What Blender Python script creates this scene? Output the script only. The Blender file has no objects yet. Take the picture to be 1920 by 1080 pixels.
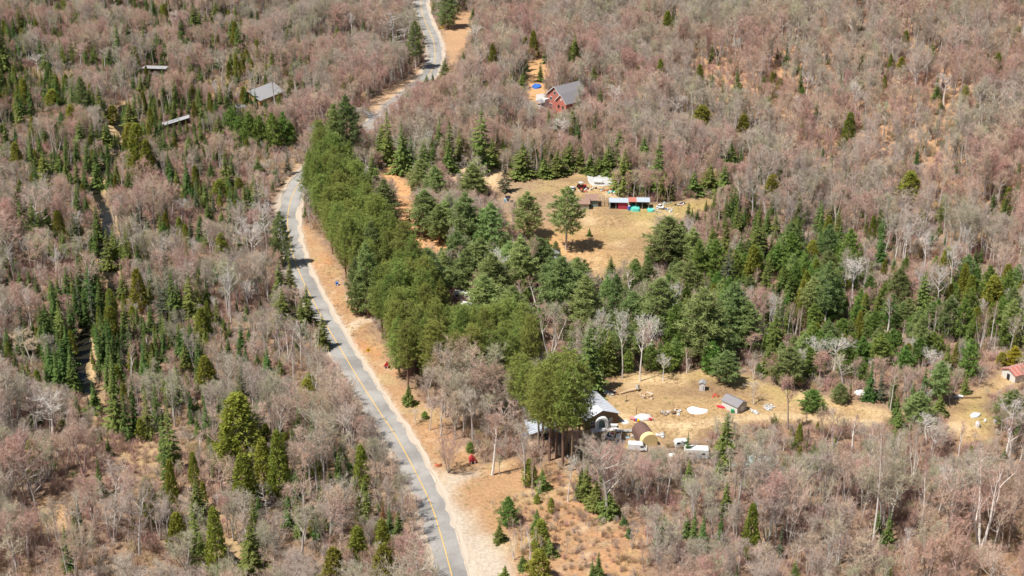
import bpy, math, random
import numpy as np
from mathutils import Vector, Matrix
random.seed(7); RNG = np.random.RandomState(11)
R = math.radians

# ------------------------------------------------------------------ camera
CAM_H, PITCH, FPX = 200.0, R(24.0), 2944.0          # FPX: focal length in photo pixels (1920 wide)
scene = bpy.context.scene
cam_d = bpy.data.cameras.new('camera'); cam = bpy.data.objects.new('camera', cam_d)
scene.collection.objects.link(cam); scene.camera = cam
cam.location = (0, 0, CAM_H); cam.rotation_euler = (math.pi/2 - PITCH, 0, 0)
cam_d.sensor_width = 36.0; cam_d.lens = 36.0*FPX/1920.0
cam_d.clip_start = 1.0; cam_d.clip_end = 9000.0

# ------------------------------------------------------------------ sun and sky
SUN_EL = R(61.0); SH = Vector((0.84, 0.54, 0)).normalized()      # SH: where shadows fall
sun_d = bpy.data.lights.new('sun', 'SUN'); sun_d.energy = 5.0; sun_d.angle = R(0.5); sun_d.color = (1.0, 0.955, 0.89)
sun = bpy.data.objects.new('sun', sun_d); scene.collection.objects.link(sun)
sdir = Vector((SH.x*math.cos(SUN_EL), SH.y*math.cos(SUN_EL), -math.sin(SUN_EL)))
sun.rotation_euler = sdir.to_track_quat('-Z', 'Y').to_euler(); sun.location = (-200, 100, 400)
world = bpy.data.worlds.new('World'); scene.world = world; world.use_nodes = True
wn = world.node_tree; wn.nodes.clear()
sky = wn.nodes.new('ShaderNodeTexSky'); sky.sky_type = 'NISHITA'; sky.sun_disc = False
sky.sun_elevation = SUN_EL; sky.sun_rotation = math.atan2(-SH.x, -SH.y)
bg = wn.nodes.new('ShaderNodeBackground'); bg.inputs[1].default_value = 0.06
wo = wn.nodes.new('ShaderNodeOutputWorld')
wn.links.new(sky.outputs[0], bg.inputs[0]); wn.links.new(bg.outputs[0], wo.inputs[0])
scene.view_settings.view_transform = 'Standard'; scene.view_settings.look = 'None'
scene.view_settings.exposure = 0.36; scene.view_settings.gamma = 1.0
scene.view_settings.use_curve_mapping = False
scene.render.engine = 'CYCLES'
scene.cycles.max_bounces = 4; scene.cycles.diffuse_bounces = 3; scene.cycles.glossy_bounces = 2
scene.cycles.transmission_bounces = 2; scene.cycles.transparent_max_bounces = 4

# ------------------------------------------------------------------ terrain height
cp, sp_ = math.cos(PITCH), math.sin(PITCH)
def flat(px, py):
    dx, up = (px-960)/FPX, (540-py)/FPX
    d = (dx, cp+up*sp_, -sp_+up*cp); t = CAM_H/-d[2]
    return (d[0]*t, d[1]*t)
def vnoise(x, y, s, seed=0):
    x = np.asarray(x, float)/s; y = np.asarray(y, float)/s
    xi, yi = np.floor(x).astype(np.int64), np.floor(y).astype(np.int64)
    fx, fy = x-xi, y-yi; fx = fx*fx*(3-2*fx); fy = fy*fy*(3-2*fy)
    def h(a, b):
        n = (a*374761393 + b*668265263 + seed*362437) & 0x7fffffff
        n = ((n ^ (n >> 13))*1274126177) & 0x7fffffff
        return ((n ^ (n >> 16)) & 0xffff)/65535.0
    return (h(xi, yi)*(1-fx)+h(xi+1, yi)*fx)*(1-fy)+(h(xi, yi+1)*(1-fx)+h(xi+1, yi+1)*fx)*fy
def fbm(x, y, s, seed=0, o=4):
    v = 0; a = 0.5
    for i in range(o):
        v = v+a*vnoise(x, y, s/2**i, seed+i*17); a *= 0.5
    return v/(1-0.5**o)
def spline(pts, step):
    P = [np.array(p, float) for p in pts]; P = [2*P[0]-P[1]]+P+[2*P[-1]-P[-2]]; out = []
    for i in range(1, len(P)-2):
        n = max(2, int(np.linalg.norm(P[i+1]-P[i])/step))
        for k in range(n):
            t = k/n
            out.append(0.5*((2*P[i])+(-P[i-1]+P[i+1])*t+(2*P[i-1]-5*P[i]+4*P[i+1]-P[i+2])*t*t+(-P[i-1]+3*P[i]-3*P[i+1]+P[i+2])*t**3))
    out.append(P[-2]); return np.array(out)
ROAD_PX = [(872,1180),(858,1120),(847,1080),(836,1037),(822,988),(810,950),(798,923),(776,880),(747,826),(707,766),(664,698),(644,664),(620,624),(599,587),(570,531),(549,478),(540,430),(541,393),(554,355),(583,318),(630,278),(683,241),(707,227),(737,199),(768,173),(797,150),(810,132),(816,110),(815,93),(812,75),(803,55),(795,35),(790,17),(789,0),(793,-22),(803,-45),(806,-70)]
ROAD = spline([flat(*p) for p in ROAD_PX], 2.0)
k_ = np.ones(7)/7.0
ROAD = np.stack([np.convolve(np.pad(ROAD[:, i], 3, mode='edge'), k_, 'valid') for i in (0, 1)], 1)
CREEK_PX = [(232,190),(222,225),(240,262),(205,300),(180,335),(186,370),(200,410),(190,450),(200,490),(212,525),(200,560),(175,590),(155,630),(150,672),(152,700),(170,728),(196,760),(214,800),(255,840),(300,885),(335,930),(375,975),(425,1030),(460,1070),(480,1120)]
CREEK = spline([flat(*p) for p in CREEK_PX], 2.0)
def pdist(x, y, line):
    x = np.asarray(x, float); y = np.asarray(y, float); best = np.full(x.shape, 1e9)
    L = line[::2] if len(line) > 60 else line
    for a, b in zip(L[:-1], L[1:]):
        d = b-a; l2 = d@d+1e-9
        t = np.clip(((x-a[0])*d[0]+(y-a[1])*d[1])/l2, 0, 1)
        best = np.minimum(best, (x-a[0]-t*d[0])**2+(y-a[1]-t*d[1])**2)
    return np.sqrt(best)
FA, FB = np.array(flat(1130, 60)), np.array(flat(1980, 560))
fd = (FB-FA)/np.linalg.norm(FB-FA); FN = np.array([-fd[1], fd[0]])
if FN[1] < 0: FN = -FN
NA, NB = np.array(flat(1010, 1130)), np.array(flat(2000, 850))
nd = (NB-NA)/np.linalg.norm(NB-NA); NN = np.array([nd[1], -nd[0]])
if NN[1] > 0: NN = -NN
def softplus(d, w): return np.where(d/w > 30, d, w*np.log1p(np.exp(np.minimum(d/w, 30))))
def base_h(x, y):
    x = np.asarray(x, float); y = np.asarray(y, float)
    d1 = (x-FA[0])*FN[0]+(y-FA[1])*FN[1]
    h = 0.36*np.minimum(softplus(d1, 10), 260)
    d2 = (x-NA[0])*NN[0]+(y-NA[1])*NN[1]
    h = h-0.30*np.minimum(softplus(d2, 5), 90)
    w = np.clip((h-2)/8, 0, 1)+np.clip(-h/8, 0, 1)
    return h+(fbm(x, y, 60, 3)-0.5)*(1.2+7*w)*np.clip((np.abs(x+0.3*0)+0)/20, 0, 1)
YLOW = flat(160, 745)[1]
def H(x, y, creek=True):
    x = np.atleast_1d(np.asarray(x, float)); y = np.atleast_1d(np.asarray(y, float))
    h = base_h(x, y); near = pdist(x, y, ROAD)
    w = np.clip((near-5)/22, 0, 1); h = h*w*w*(3-2*w)
    if creek:
        m = (x < -40)
        if m.any():
            c = np.full(x.shape, 1e3); c[m] = pdist(x[m], y[m], CREEK)
            t = np.clip(1-(c-2.2)/6.0, 0, 1); h = h-1.9*t*t*(3-2*t)*np.clip((y-YLOW)/12, 0.35, 1)
    return h
# fast lookup grid
GX0, GX1, GY0, GY1, GS = -400.0, 420.0, 200.0, 1100.0, 2.0
gx = np.arange(GX0, GX1+GS, GS); gy = np.arange(GY0, GY1+GS, GS)
GXX, GYY = np.meshgrid(gx, gy); GH = H(GXX.ravel(), GYY.ravel()).reshape(GXX.shape)
def hz(x, y):
    u = min(max((x-GX0)/GS, 0), len(gx)-1.001); v = min(max((y-GY0)/GS, 0), len(gy)-1.001)
    i, j = int(u), int(v); fu, fv = u-i, v-j
    return float((GH[j, i]*(1-fu)+GH[j, i+1]*fu)*(1-fv)+(GH[j+1, i]*(1-fu)+GH[j+1, i+1]*fu)*fv)
def at(px, py):
    """the ground point seen at photo pixel px, py"""
    dx, up = (px-960)/FPX, (540-py)/FPX
    d = (dx, cp+up*sp_, -sp_+up*cp); t = 230.0; dt = 4.0
    while t < 1300:
        if CAM_H+d[2]*t < hz(d[0]*t, d[1]*t): break
        t += dt
    a, b = t-dt, t
    for _ in range(14):
        m = (a+b)/2
        if CAM_H+d[2]*m < hz(d[0]*m, d[1]*m): b = m
        else: a = m
    x, y = d[0]*b, d[1]*b
    return Vector((x, y, hz(x, y)))
def to_px(x, y, z):
    zr = z-CAM_H; f = y*cp-zr*sp_; u = y*sp_+zr*cp
    return 960+FPX*x/f, 540-FPX*u/f
def height_for(P, top):
    """height of an upright thing standing at P whose top is seen at photo row top"""
    t = (540-top)/FPX
    return P.y*(t*cp-sp_)/(cp+t*sp_)+CAM_H-P.z
def ppm(P): return FPX/(P.y*cp-(P.z-CAM_H)*sp_)      # pixels per metre at P

# ------------------------------------------------------------------ materials
def lk(nt, a, b): nt.links.new(a, b)
def mat(name, col, rough=0.85, var=0.12, nscale=3.0, metal=0.0, spec=0.2, island=0.0, obj=0.0, bump=0.0, trans=0.0):
    m = bpy.data.materials.new(name); m.use_nodes = True; nt = m.node_tree; b = nt.nodes['Principled BSDF']
    b.inputs['Roughness'].default_value = rough; b.inputs['Metallic'].default_value = metal
    b.inputs['Specular IOR Level'].default_value = spec
    tc = nt.nodes.new('ShaderNodeTexCoord'); no = nt.nodes.new('ShaderNodeTexNoise'); no.inputs['Scale'].default_value = nscale
    no.inputs['Detail'].default_value = 4; lk(nt, tc.outputs['Object'], no.inputs['Vector'])
    def add(a, bq, op='ADD'):
        n = nt.nodes.new('ShaderNodeMath'); n.operation = op
        for i, v in enumerate((a, bq)):
            if isinstance(v, (int, float)): n.inputs[i].default_value = v
            else: lk(nt, v, n.inputs[i])
        return n.outputs[0]
    val = add(add(add(no.outputs['Fac'], -0.5), 3.0*var, 'MULTIPLY'), 1.0)
    hue = 0.5
    if island:
        g = nt.nodes.new('ShaderNodeNewGeometry'); val = add(val, add(add(g.outputs['Random Per Island'], -0.5), 2*island, 'MULTIPLY'))
    if obj:
        oi = nt.nodes.new('ShaderNodeObjectInfo'); val = add(val, add(add(oi.outputs['Random'], -0.5), 2*obj, 'MULTIPLY'))
        sc = add(oi.outputs['Random'], 7.31, 'MULTIPLY'); fr = add(sc, 1.0, 'MODULO')
        hue = add(add(add(fr, -0.5), 0.05, 'MULTIPLY'), 0.5)
    hs = nt.nodes.new('ShaderNodeHueSaturation'); hs.inputs['Color'].default_value = (*col, 1)
    lk(nt, val, hs.inputs['Value'])
    if not isinstance(hue, float): lk(nt, hue, hs.inputs['Hue'])
    lk(nt, hs.outputs[0], b.inputs['Base Color'])
    if bump:
        bp = nt.nodes.new('ShaderNodeBump'); bp.inputs['Strength'].default_value = bump; bp.inputs['Distance'].default_value = 0.05
        lk(nt, no.outputs['Fac'], bp.inputs['Height']); lk(nt, bp.outputs[0], b.inputs['Normal'])
    if trans:
        tr = nt.nodes.new('ShaderNodeBsdfTranslucent'); lk(nt, hs.outputs[0], tr.inputs[0])
        mx = nt.nodes.new('ShaderNodeMixShader'); mx.inputs[0].default_value = trans
        lk(nt, b.outputs[0], mx.inputs[1]); lk(nt, tr.outputs[0], mx.inputs[2]); lk(nt, mx.outputs[0], nt.nodes['Material Output'].inputs[0])
    return m
F = dict(island=0.32, obj=0.20, var=0.0, trans=0.32, spec=0.1)
M = {
 'fir': mat('fir_needles', (0.128, 0.198, 0.055), **F), 'spruce': mat('spruce_needles', (0.205, 0.250, 0.068), **F),
 'wpine': mat('white_pine_needles', (0.285, 0.355, 0.130), **{**F, 'obj': 0.3}), 'rpine': mat('red_pine_needles', (0.275, 0.33, 0.085), **F),
 'cedar': mat('cedar_sprays', (0.31, 0.32, 0.06), **F), 'ypine': mat('young_pine_needles', (0.23, 0.33, 0.08), **F),
 'larch': mat('yellow_needles', (0.34,0.27,0.03), **F), 'rust': mat('dead_needles', (0.26,0.10,0.045), **F),
 'gspruce': mat('lichen_spruce_needles', (0.13,0.145,0.085), **F),
 'bark': mat('brown_bark', (0.17,0.125,0.095), island=0.1, obj=0.15), 'pbark': mat('pine_bark', (0.22,0.145,0.10), obj=0.15),
 'rbark': mat('pinkish_grey_bark', (0.40, 0.31, 0.26), island=0.15, obj=0.2),
 'birch': mat('birch_bark', (0.74,0.68,0.62), island=0.12, var=0.08), 'gbark': mat('grey_bark', (0.50, 0.455, 0.41), island=0.15, obj=0.2),
 'snag': mat('weathered_dead_wood', (0.50,0.47,0.43), island=0.2),
 'tw_grey': mat('grey_twigs', (0.52, 0.438, 0.365), island=0.22, obj=0.15, trans=0.15), 'tw_red': mat('reddish_twigs', (0.56, 0.375, 0.295), island=0.22, obj=0.15, trans=0.15),
 'tw_tan': mat('tan_twigs', (0.60, 0.455, 0.350), island=0.22, obj=0.15, trans=0.15), 'tw_olive': mat('olive_twigs', (0.48, 0.445, 0.31), island=0.22, obj=0.15, trans=0.15),
 'tw_pale': mat('pale_aspen_twigs', (0.70, 0.65, 0.59), island=0.2, obj=0.12, trans=0.15),
}

# ------------------------------------------------------------------ object helpers
col = scene.collection
def link(name, me, parent=None, loc=None, rz=0.0):
    o = bpy.data.objects.new(name, me); col.objects.link(o)
    if parent is not None: o.parent = parent
    if loc is not None: o.location = loc
    o.rotation_euler[2] = rz
    return o
def tag(o, label=None, cat=None, group=None, kind=None):
    if label: o['label'] = label
    if cat: o['category'] = cat
    if group: o['group'] = group
    if kind: o['kind'] = kind
    return o
def thing(name, label, cat, loc, rz=0.0, group=None):
    return tag(link(name, None, None, loc, rz), label, cat, group)
class MB:
    def __init__(s): s.v = []; s.f = []
    def q(s, pts, faces):
        n = len(s.v); s.v += [tuple(p) for p in pts]; s.f += [tuple(i+n for i in f) for f in faces]; return s
    def box(s, c, d, rz=0.0, tilt=0.0, taper=1.0):
        x, y, z = d[0]/2, d[1]/2, d[2]/2
        P = [Vector((sx*x*(taper if sz > 0 else 1), sy*y*(taper if sz > 0 else 1), sz*z)) for sz in (-1, 1) for sx, sy in ((-1,-1),(1,-1),(1,1),(-1,1))]
        m = Matrix.Rotation(rz, 3, 'Z') @ Matrix.Rotation(tilt, 3, 'X'); C = Vector(c)
        return s.q([m@p+C for p in P], [(3,2,1,0),(4,5,6,7),(0,1,5,4),(1,2,6,5),(2,3,7,6),(3,0,4,7)])
    def tube(s, pts, rad, n=6, cap=True):
        pts = [Vector(p) for p in pts]; b = len(s.v)
        for i, p in enumerate(pts):
            t = (pts[min(i+1, len(pts)-1)]-pts[max(i-1, 0)]).normalized()
            a = t.orthogonal().normalized(); c = t.cross(a); r = rad[i] if hasattr(rad, '__len__') else rad
            for k in range(n):
                an = 2*math.pi*k/n; s.v.append(tuple(p+a*math.cos(an)*r+c*math.sin(an)*r))
        for i in range(len(pts)-1):
            for k in range(n):
                s.f.append((b+i*n+k, b+i*n+(k+1) % n, b+(i+1)*n+(k+1) % n, b+(i+1)*n+k))
        if cap: s.f.append(tuple(b+(len(pts)-1)*n+k for k in range(n))); s.f.append(tuple(b+n-1-k for k in range(n)))
        return s
    def prism(s, prof, y0, y1):
        """profile in x,z extruded along y"""
        n = len(prof); P = [(x, y0, z) for x, z in prof]+[(x, y1, z) for x, z in prof]
        return s.q(P, [tuple(range(n)), tuple(range(2*n-1, n-1, -1))]+[(i, i+n, (i+1) % n+n, (i+1) % n) for i in range(n)])
    def mesh(s, name, m):
        me = bpy.data.meshes.new(name); me.from_pydata(s.v, [], s.f)
        for x in (m if isinstance(m, (list, tuple)) else [m]): me.materials.append(x)
        return me
    def build(s, name, m, parent=None, bevel=0.0, **kw):
        o = link(name, s.mesh(name, m), parent, **kw)
        if bevel:
            b = o.modifiers.new('bevel', 'BEVEL'); b.width = bevel; b.segments = 2; b.limit_method = 'ANGLE'
        return o
def blob(r, seg=8, rings=5, seed=0, rough=0.2, sq=(1,1,1), flatbase=False):
    rr = random.Random(seed); b = MB(); V = []
    for i in range(rings+1):
        a = math.pi*i/rings
        for k in range(seg):
            an = 2*math.pi*k/seg; q = r*(1+rough*(rr.random()-0.5)*2)
            z = math.cos(a)*q*sq[2]
            if flatbase: z = max(z, -0.1*r)
            V.append((math.sin(a)*math.cos(an)*q*sq[0], math.sin(a)*math.sin(an)*q*sq[1], z))
    Fc = [(i*seg+k, (i+1)*seg+k, (i+1)*seg+(k+1) % seg, i*seg+(k+1) % seg) for i in range(rings) for k in range(seg)]
    return b.q(V, Fc)

# ------------------------------------------------------------------ ground sheet
def axis(a, b, st, far):
    m = list(np.arange(a, b+st, st)); s = st; lo = [a]; hi = [m[-1]]
    while hi[-1] < far: s *= 1.35; hi.append(hi[-1]+s)
    s = st
    while lo[-1] > -far: s *= 1.35; lo.append(lo[-1]-s)
    return np.array(lo[:0:-1]+m+hi[1:])
AX = axis(-300, 310, 1.3, 5000); AY = axis(262, 900, 1.3, 5000)
XX, YY = np.meshgrid(AX, AY); X, Y = XX.ravel(), YY.ravel(); Z = H(X, Y)
def poly_sd(x, y, poly):
    """distance to a polygon, negative inside"""
    P = np.array(poly, float); ins = np.zeros(x.shape, bool)
    for i in range(len(P)):
        a, b = P[i], P[(i+1) % len(P)]
        c = ((a[1] > y) != (b[1] > y)) & (x < (b[0]-a[0])*(y-a[1])/(b[1]-a[1]+1e-12)+a[0]); ins ^= c
    d = pdist(x, y, np.vstack([P, P[:1]]) if len(P) < 59 else P)
    return np.where(ins, -d, d)
POLY_PX = {
 'field': [(920,338),(1000,325),(1075,328),(1150,328),(1160,378),(1250,382),(1325,370),(1335,385),(1300,405),(1245,430),(1215,462),(1200,500),(1150,512),(1128,545),(1108,540),(1080,492),(1035,480),(1000,450),(962,428),(945,405),(928,380)],
 'drive': [(712,288),(742,300),(752,325),(768,350),(790,372),(772,410),(792,440),(852,455),(845,500),(792,500),(762,462),(752,430),(745,390),(722,340)],
 'drive2': [(800,300),(860,312),(935,305),(940,330),(935,360),(890,350),(830,330)],
 'yard': [(1130,705),(1200,690),(1290,700),(1340,690),(1440,720),(1500,735),(1560,745),(1670,770),(1700,790),(1600,800),(1480,795),(1400,800),(1340,812),(1300,830),(1250,832),(1180,850),(1100,825),(1075,800),(1110,760)],
 'yard2': [(1790,745),(1860,715),(1885,690),(1960,670),(1960,715),(1850,740),(1855,780),(1862,825),(1800,835),(1775,800),(1770,770)],
 'verge': [(558,425),(575,420),(600,445),(622,480),(645,520),(668,565),(700,620),(742,685),(778,750),(838,790),(870,835),(905,872),(960,862),(1010,885),(1045,850),(1085,905),(1130,950),(1200,990),(1215,1080),(1210,1150),(890,1150),(870,1070),(850,1000),(800,880),(750,790),(680,680),(620,580),(575,490)],
 'lot': [(822,878),(850,885),(890,888),(870,905),(850,915),(870,950),(895,1000),(955,1030),(960,1060),(930,1150),(890,1150),(873,1075),(850,1000),(830,930)],
 'bank': [(828,60),(842,28),(880,20),(885,60),(862,105),(850,150),(838,130),(834,90)],
 'bankl': [(690,195),(735,165),(775,140),(792,120),(800,140),(770,165),(735,192),(700,210)],
 'bendl': [(528,335),(545,300),(560,300),(562,330),(548,352),(536,368)],
 'upclear': [(0,135),(60,128),(130,135),(200,152),(208,180),(150,172),(100,158),(0,148)],
 'upclear2': [(370,160),(420,135),(470,145),(480,170),(440,185),(400,190)],
 'topfield': [(150,-12),(300,-30),(350,-20),(340,4),(260,8),(170,2)],
 'sand': [(190,225),(215,228),(240,245),(238,268),(215,258),(198,240)],
 'sand2': [(170,310),(190,318),(205,375),(190,385),(176,350)],
 'sand3': [(178,480),(225,500),(222,520),(190,520)],
 'sand4': [(150,640),(178,620),(176,700),(172,750),(148,745),(158,700)],
 'wet': [(205,800),(240,820),(290,830),(300,870),(310,910),(290,950),(250,920),(220,870)],
 'gap1': [(60,930),(130,935),(125,990),(70,1000)], 'scar': [(1530,20),(1570,-10),(1580,10),(1555,35)],
 'brickyard': [(985,118),(1020,110),(1030,150),(1015,200),(1000,205),(988,160)], 'gap2': [(1180,170),(1215,180),(1205,230),(1195,225)],
}
POLY = {k: [flat(*p) for p in v] for k, v in POLY_PX.items()}
CLEAR = ['field','drive','drive2','yard','yard2','verge','bank','bankl','sand','sand2','sand3','sand4','wet','gap1','scar','brickyard','gap2']
EDGE = (fbm(X, Y, 7, 40)-0.5)*6
def mk(name, soft=2.5, jag=1.0, grow=0.0):
    d = poly_sd(X, Y, POLY[name])-grow+EDGE*jag
    t = np.clip(0.5-d/(2*soft), 0, 1); return (t*t*(3-2*t))[:, None]
def lerp(a, b, t): return a*(1-t)+np.array(b)*t
n1 = fbm(X, Y, 26, 1)[:, None]; n2 = fbm(X, Y, 9, 5)[:, None]; n3 = fbm(X, Y, 2.8, 9)[:, None]
C = np.zeros((len(X), 3))+np.array((0.27, 0.18, 0.12))
C = lerp(C, (0.22, 0.155, 0.11), np.clip((n1-0.45)*3, 0, 1)); C = lerp(C, (0.36, 0.235, 0.14), np.clip((n3-0.5)*2.2, 0, 0.8))
hl = np.clip(np.where(Z > 0, Z, -Z*0.35)/5, 0, 1)[:, None]*(X > 0)[:, None]; C = lerp(C, (0.50, 0.29, 0.155), hl*(0.35+0.45*n3))
for nm in ('field', 'yard', 'yard2', 'upclear', 'upclear2'):
    t = mk(nm, 2.5)
    g = np.zeros_like(C)+np.array((0.43, 0.29, 0.148))
    g = lerp(g, (0.27, 0.175, 0.10), np.clip((fbm(X*0.35, Y*1.4, 13, 70)[:, None]-0.48)*4.5, 0, 0.85))
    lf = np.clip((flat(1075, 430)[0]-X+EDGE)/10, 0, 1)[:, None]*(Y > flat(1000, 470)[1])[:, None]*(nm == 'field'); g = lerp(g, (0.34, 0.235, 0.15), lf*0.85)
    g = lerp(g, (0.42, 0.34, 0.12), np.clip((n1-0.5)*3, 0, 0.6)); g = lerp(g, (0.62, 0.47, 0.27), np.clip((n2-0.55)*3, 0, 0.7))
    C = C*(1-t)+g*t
fa = np.array(flat(1090, 470))
C = lerp(C, (0.58, 0.31, 0.13), (np.clip(1-np.hypot(X-flat(1000, 470)[0], Y-flat(1000, 470)[1])/30, 0, 1)[:, None])*mk('field'))
for nm, c in (('drive', (0.60, 0.33, 0.16)), ('drive2', (0.60, 0.43, 0.25)), ('verge', (0.42, 0.25, 0.132)), ('bank', (0.46, 0.285, 0.16)), ('bankl', (0.50, 0.33, 0.20)), ('bendl', (0.50, 0.34, 0.20)), ('topfield', (0.52, 0.42, 0.19)), ('brickyard', (0.56, 0.33, 0.16)), ('scar', (0.62, 0.38, 0.18)), ('gap2', (0.60, 0.38, 0.2)), ('gap1', (0.52, 0.32, 0.16))):
    C = lerp(C, c, mk(nm, 2.0)*(0.75+0.25*n3*2).clip(0, 1))
for nm in ('sand', 'sand2', 'sand3', 'sand4'): C = lerp(C, (0.66, 0.47, 0.28), mk(nm, 1.2, 0.5))
C = lerp(C, (0.30, 0.20, 0.115), mk('wet', 3)*np.clip((n2-0.2)*2, 0, 1))
vn = mk('verge', 2)
C = lerp(C, (0.50, 0.235, 0.105), vn*np.clip((fbm(X, Y, 14, 90)[:, None]-0.48)*3.5, 0, 0.8)*np.clip((Y[:, None]-330)/40, 0, 1))
so_ = vn*np.clip((X[:, None]-flat(1000, 950)[0])/12, 0, 1); C = lerp(C, (0.46, 0.255, 0.135), so_*0.85); C = lerp(C, (0.30, 0.19, 0.115), so_*np.clip((n3-0.48)*5, 0, 0.75)); C = lerp(C, (0.40, 0.29, 0.15), vn*np.clip((n2-0.56)*5, 0, 0.8)); C = lerp(C, (0.55, 0.40, 0.25), vn*np.clip((n3-0.60)*4, 0, 0.7))
C = lerp(C, (0.50, 0.42, 0.325), mk('lot', 3.5, 0.8)*np.clip(0.8+n2*0.5, 0, 1))
rd = pdist(X, Y, ROAD)[:, None]; rx = rd+EDGE[:, None]*0.22
C = lerp(C, (0.58, 0.50, 0.41), np.clip((5.6-rx)/1.6, 0, 1)*0.9)
cd = pdist(X, Y, CREEK)[:, None]
C = lerp(C, (0.44, 0.31, 0.16), np.clip((5.5-cd+EDGE[:, None]*0.4)/2, 0, 0.75)); lowc = (Y > flat(160, 735)[1])[:, None]; C = lerp(C, (0.10, 0.07, 0.04), np.clip((2.6-cd)/1, 0, 0.8)*lowc)
spur = spline([flat(*p) for p in [(640,630),(655,617),(672,604),(690,600)]], 2); C = lerp(C, (0.60, 0.47, 0.34), np.clip((2.4-pdist(X, Y, spur)[:, None])/1.2, 0, 0.8))
trk = spline([flat(*p) for p in [(1085,790),(1150,782),(1230,795),(1290,800),(1350,790),(1450,782),(1540,786),(1660,796),(1790,800)]], 3)
C = lerp(C, (0.60, 0.44, 0.26), np.clip((2.3-pdist(X, Y, trk)[:, None]+EDGE[:, None]*0.2)/1.2, 0, 0.75))
drv = spline([flat(*p) for p in [(1000,715),(1012,745),(1008,790),(1000,830)]], 3)
C = lerp(C, (0.60, 0.42, 0.28), np.clip((2.6-pdist(X, Y, drv)[:, None])/1.2, 0, 0.8))
C *= (0.90+0.2*n2)
nx, ny = len(AX), len(AY); idx = np.arange(nx*ny).reshape(ny, nx)
FQ = np.stack([idx[:-1, :-1], idx[:-1, 1:], idx[1:, 1:], idx[1:, :-1]], -1).reshape(-1, 4)
gm = bpy.data.meshes.new('ground'); gm.vertices.add(len(X)); gm.vertices.foreach_set('co', np.stack([X, Y, Z+(n3[:, 0]-0.5)*0.12*np.clip((rd[:, 0]-6)/3, 0, 1)], 1).ravel())
gm.loops.add(FQ.size); gm.loops.foreach_set('vertex_index', FQ.ravel()); gm.polygons.add(len(FQ))
gm.polygons.foreach_set('loop_start', np.arange(0, FQ.size, 4)); gm.polygons.foreach_set('use_smooth', np.ones(len(FQ), bool)); gm.update(calc_edges=True)
ca = gm.color_attributes.new('soil', 'FLOAT_COLOR', 'POINT'); ca.data.foreach_set('color', np.concatenate([C.clip(0.01, 0.9), np.ones((len(X), 1))], 1).ravel())
m = bpy.data.materials.new('leaf_litter_and_grass'); m.use_nodes = True; nt = m.node_tree; b = nt.nodes['Principled BSDF']; b.inputs['Roughness'].default_value = 0.95; b.inputs['Specular IOR Level'].default_value = 0.1
at_ = nt.nodes.new('ShaderNodeAttribute'); at_.attribute_name = 'soil'; tc = nt.nodes.new('ShaderNodeTexCoord')
no = nt.nodes.new('ShaderNodeTexNoise'); no.inputs['Scale'].default_value = 1.1; no.inputs['Detail'].default_value = 8; no.inputs['Roughness'].default_value = 0.72; lk(nt, tc.outputs['Object'], no.inputs['Vector'])
mr = nt.nodes.new('ShaderNodeMapRange'); mr.inputs[1].default_value = 0.3; mr.inputs[2].default_value = 0.7; mr.inputs[3].default_value = 0.66; mr.inputs[4].default_value = 1.30; lk(nt, no.outputs['Fac'], mr.inputs[0])
hs = nt.nodes.new('ShaderNodeHueSaturation'); lk(nt, at_.outputs['Color'], hs.inputs['Color']); lk(nt, mr.outputs[0], hs.inputs['Value']); lk(nt, hs.outputs[0], b.inputs['Base Color'])
bp = nt.nodes.new('ShaderNodeBump'); bp.inputs['Distance'].default_value = 0.35; bp.inputs['Strength'].default_value = 0.55; lk(nt, no.outputs['Fac'], bp.inputs['Height']); lk(nt, bp.outputs[0], b.inputs['Normal'])
gm.materials.append(m); tag(link('ground', gm), kind='structure')

# ------------------------------------------------------------------ road, shoulders, creek
def strip(name, line, offs, m, lift, parent=None, jit=0.0, kind='structure', u=None):
    n = len(line); T = np.gradient(line, axis=0); T /= np.linalg.norm(T, axis=1)[:, None]; N = np.stack([T[:, 1], -T[:, 0]], 1)
    V = []; k = len(offs)
    for i in range(n):
        for j, o in enumerate(offs):
            oo = o+(jit*(vnoise(i*2.0, j*50.0, 3, 5)-0.5)*2 if j in (0, k-1) else 0)
            p = line[i]+N[i]*oo; V.append((p[0], p[1], hz(p[0], p[1])+lift(j) if callable(lift) else hz(p[0], p[1])+lift))
    Fc = [(i*k+j, (i+1)*k+j, (i+1)*k+j+1, i*k+j+1) for i in range(n-1) for j in range(k-1)]
    me = bpy.data.meshes.new(name); me.from_pydata(V, [], Fc); me.materials.append(m)
    o = link(name, me, parent)
    if kind: o['kind'] = kind
    return o
m_as = mat('worn_asphalt', (0.32, 0.305, 0.285), rough=0.9, var=0.10, nscale=0.9)
nt = m_as.node_tree     # faded patches and cracks
hs_ = [n for n in nt.nodes if n.type == 'HUE_SAT'][0]; b_ = nt.nodes['Principled BSDF']; tc_ = [n for n in nt.nodes if n.type == 'TEX_COORD'][0]
vo = nt.nodes.new('ShaderNodeTexVoronoi'); vo.feature = 'DISTANCE_TO_EDGE'; vo.inputs['Scale'].default_value = 0.35; lk(nt, tc_.outputs['Object'], vo.inputs['Vector'])
mp = nt.nodes.new('ShaderNodeMapRange'); mp.inputs[1].default_value = 0.0; mp.inputs[2].default_value = 0.03; mp.inputs[3].default_value = 0.93; mp.inputs[4].default_value = 1.0; lk(nt, vo.outputs['Distance'], mp.inputs[0])
n2_ = nt.nodes.new('ShaderNodeTexNoise'); n2_.inputs['Scale'].default_value = 0.12; n2_.inputs['Detail'].default_value = 6; lk(nt, tc_.outputs['Object'], n2_.inputs['Vector'])
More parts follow.
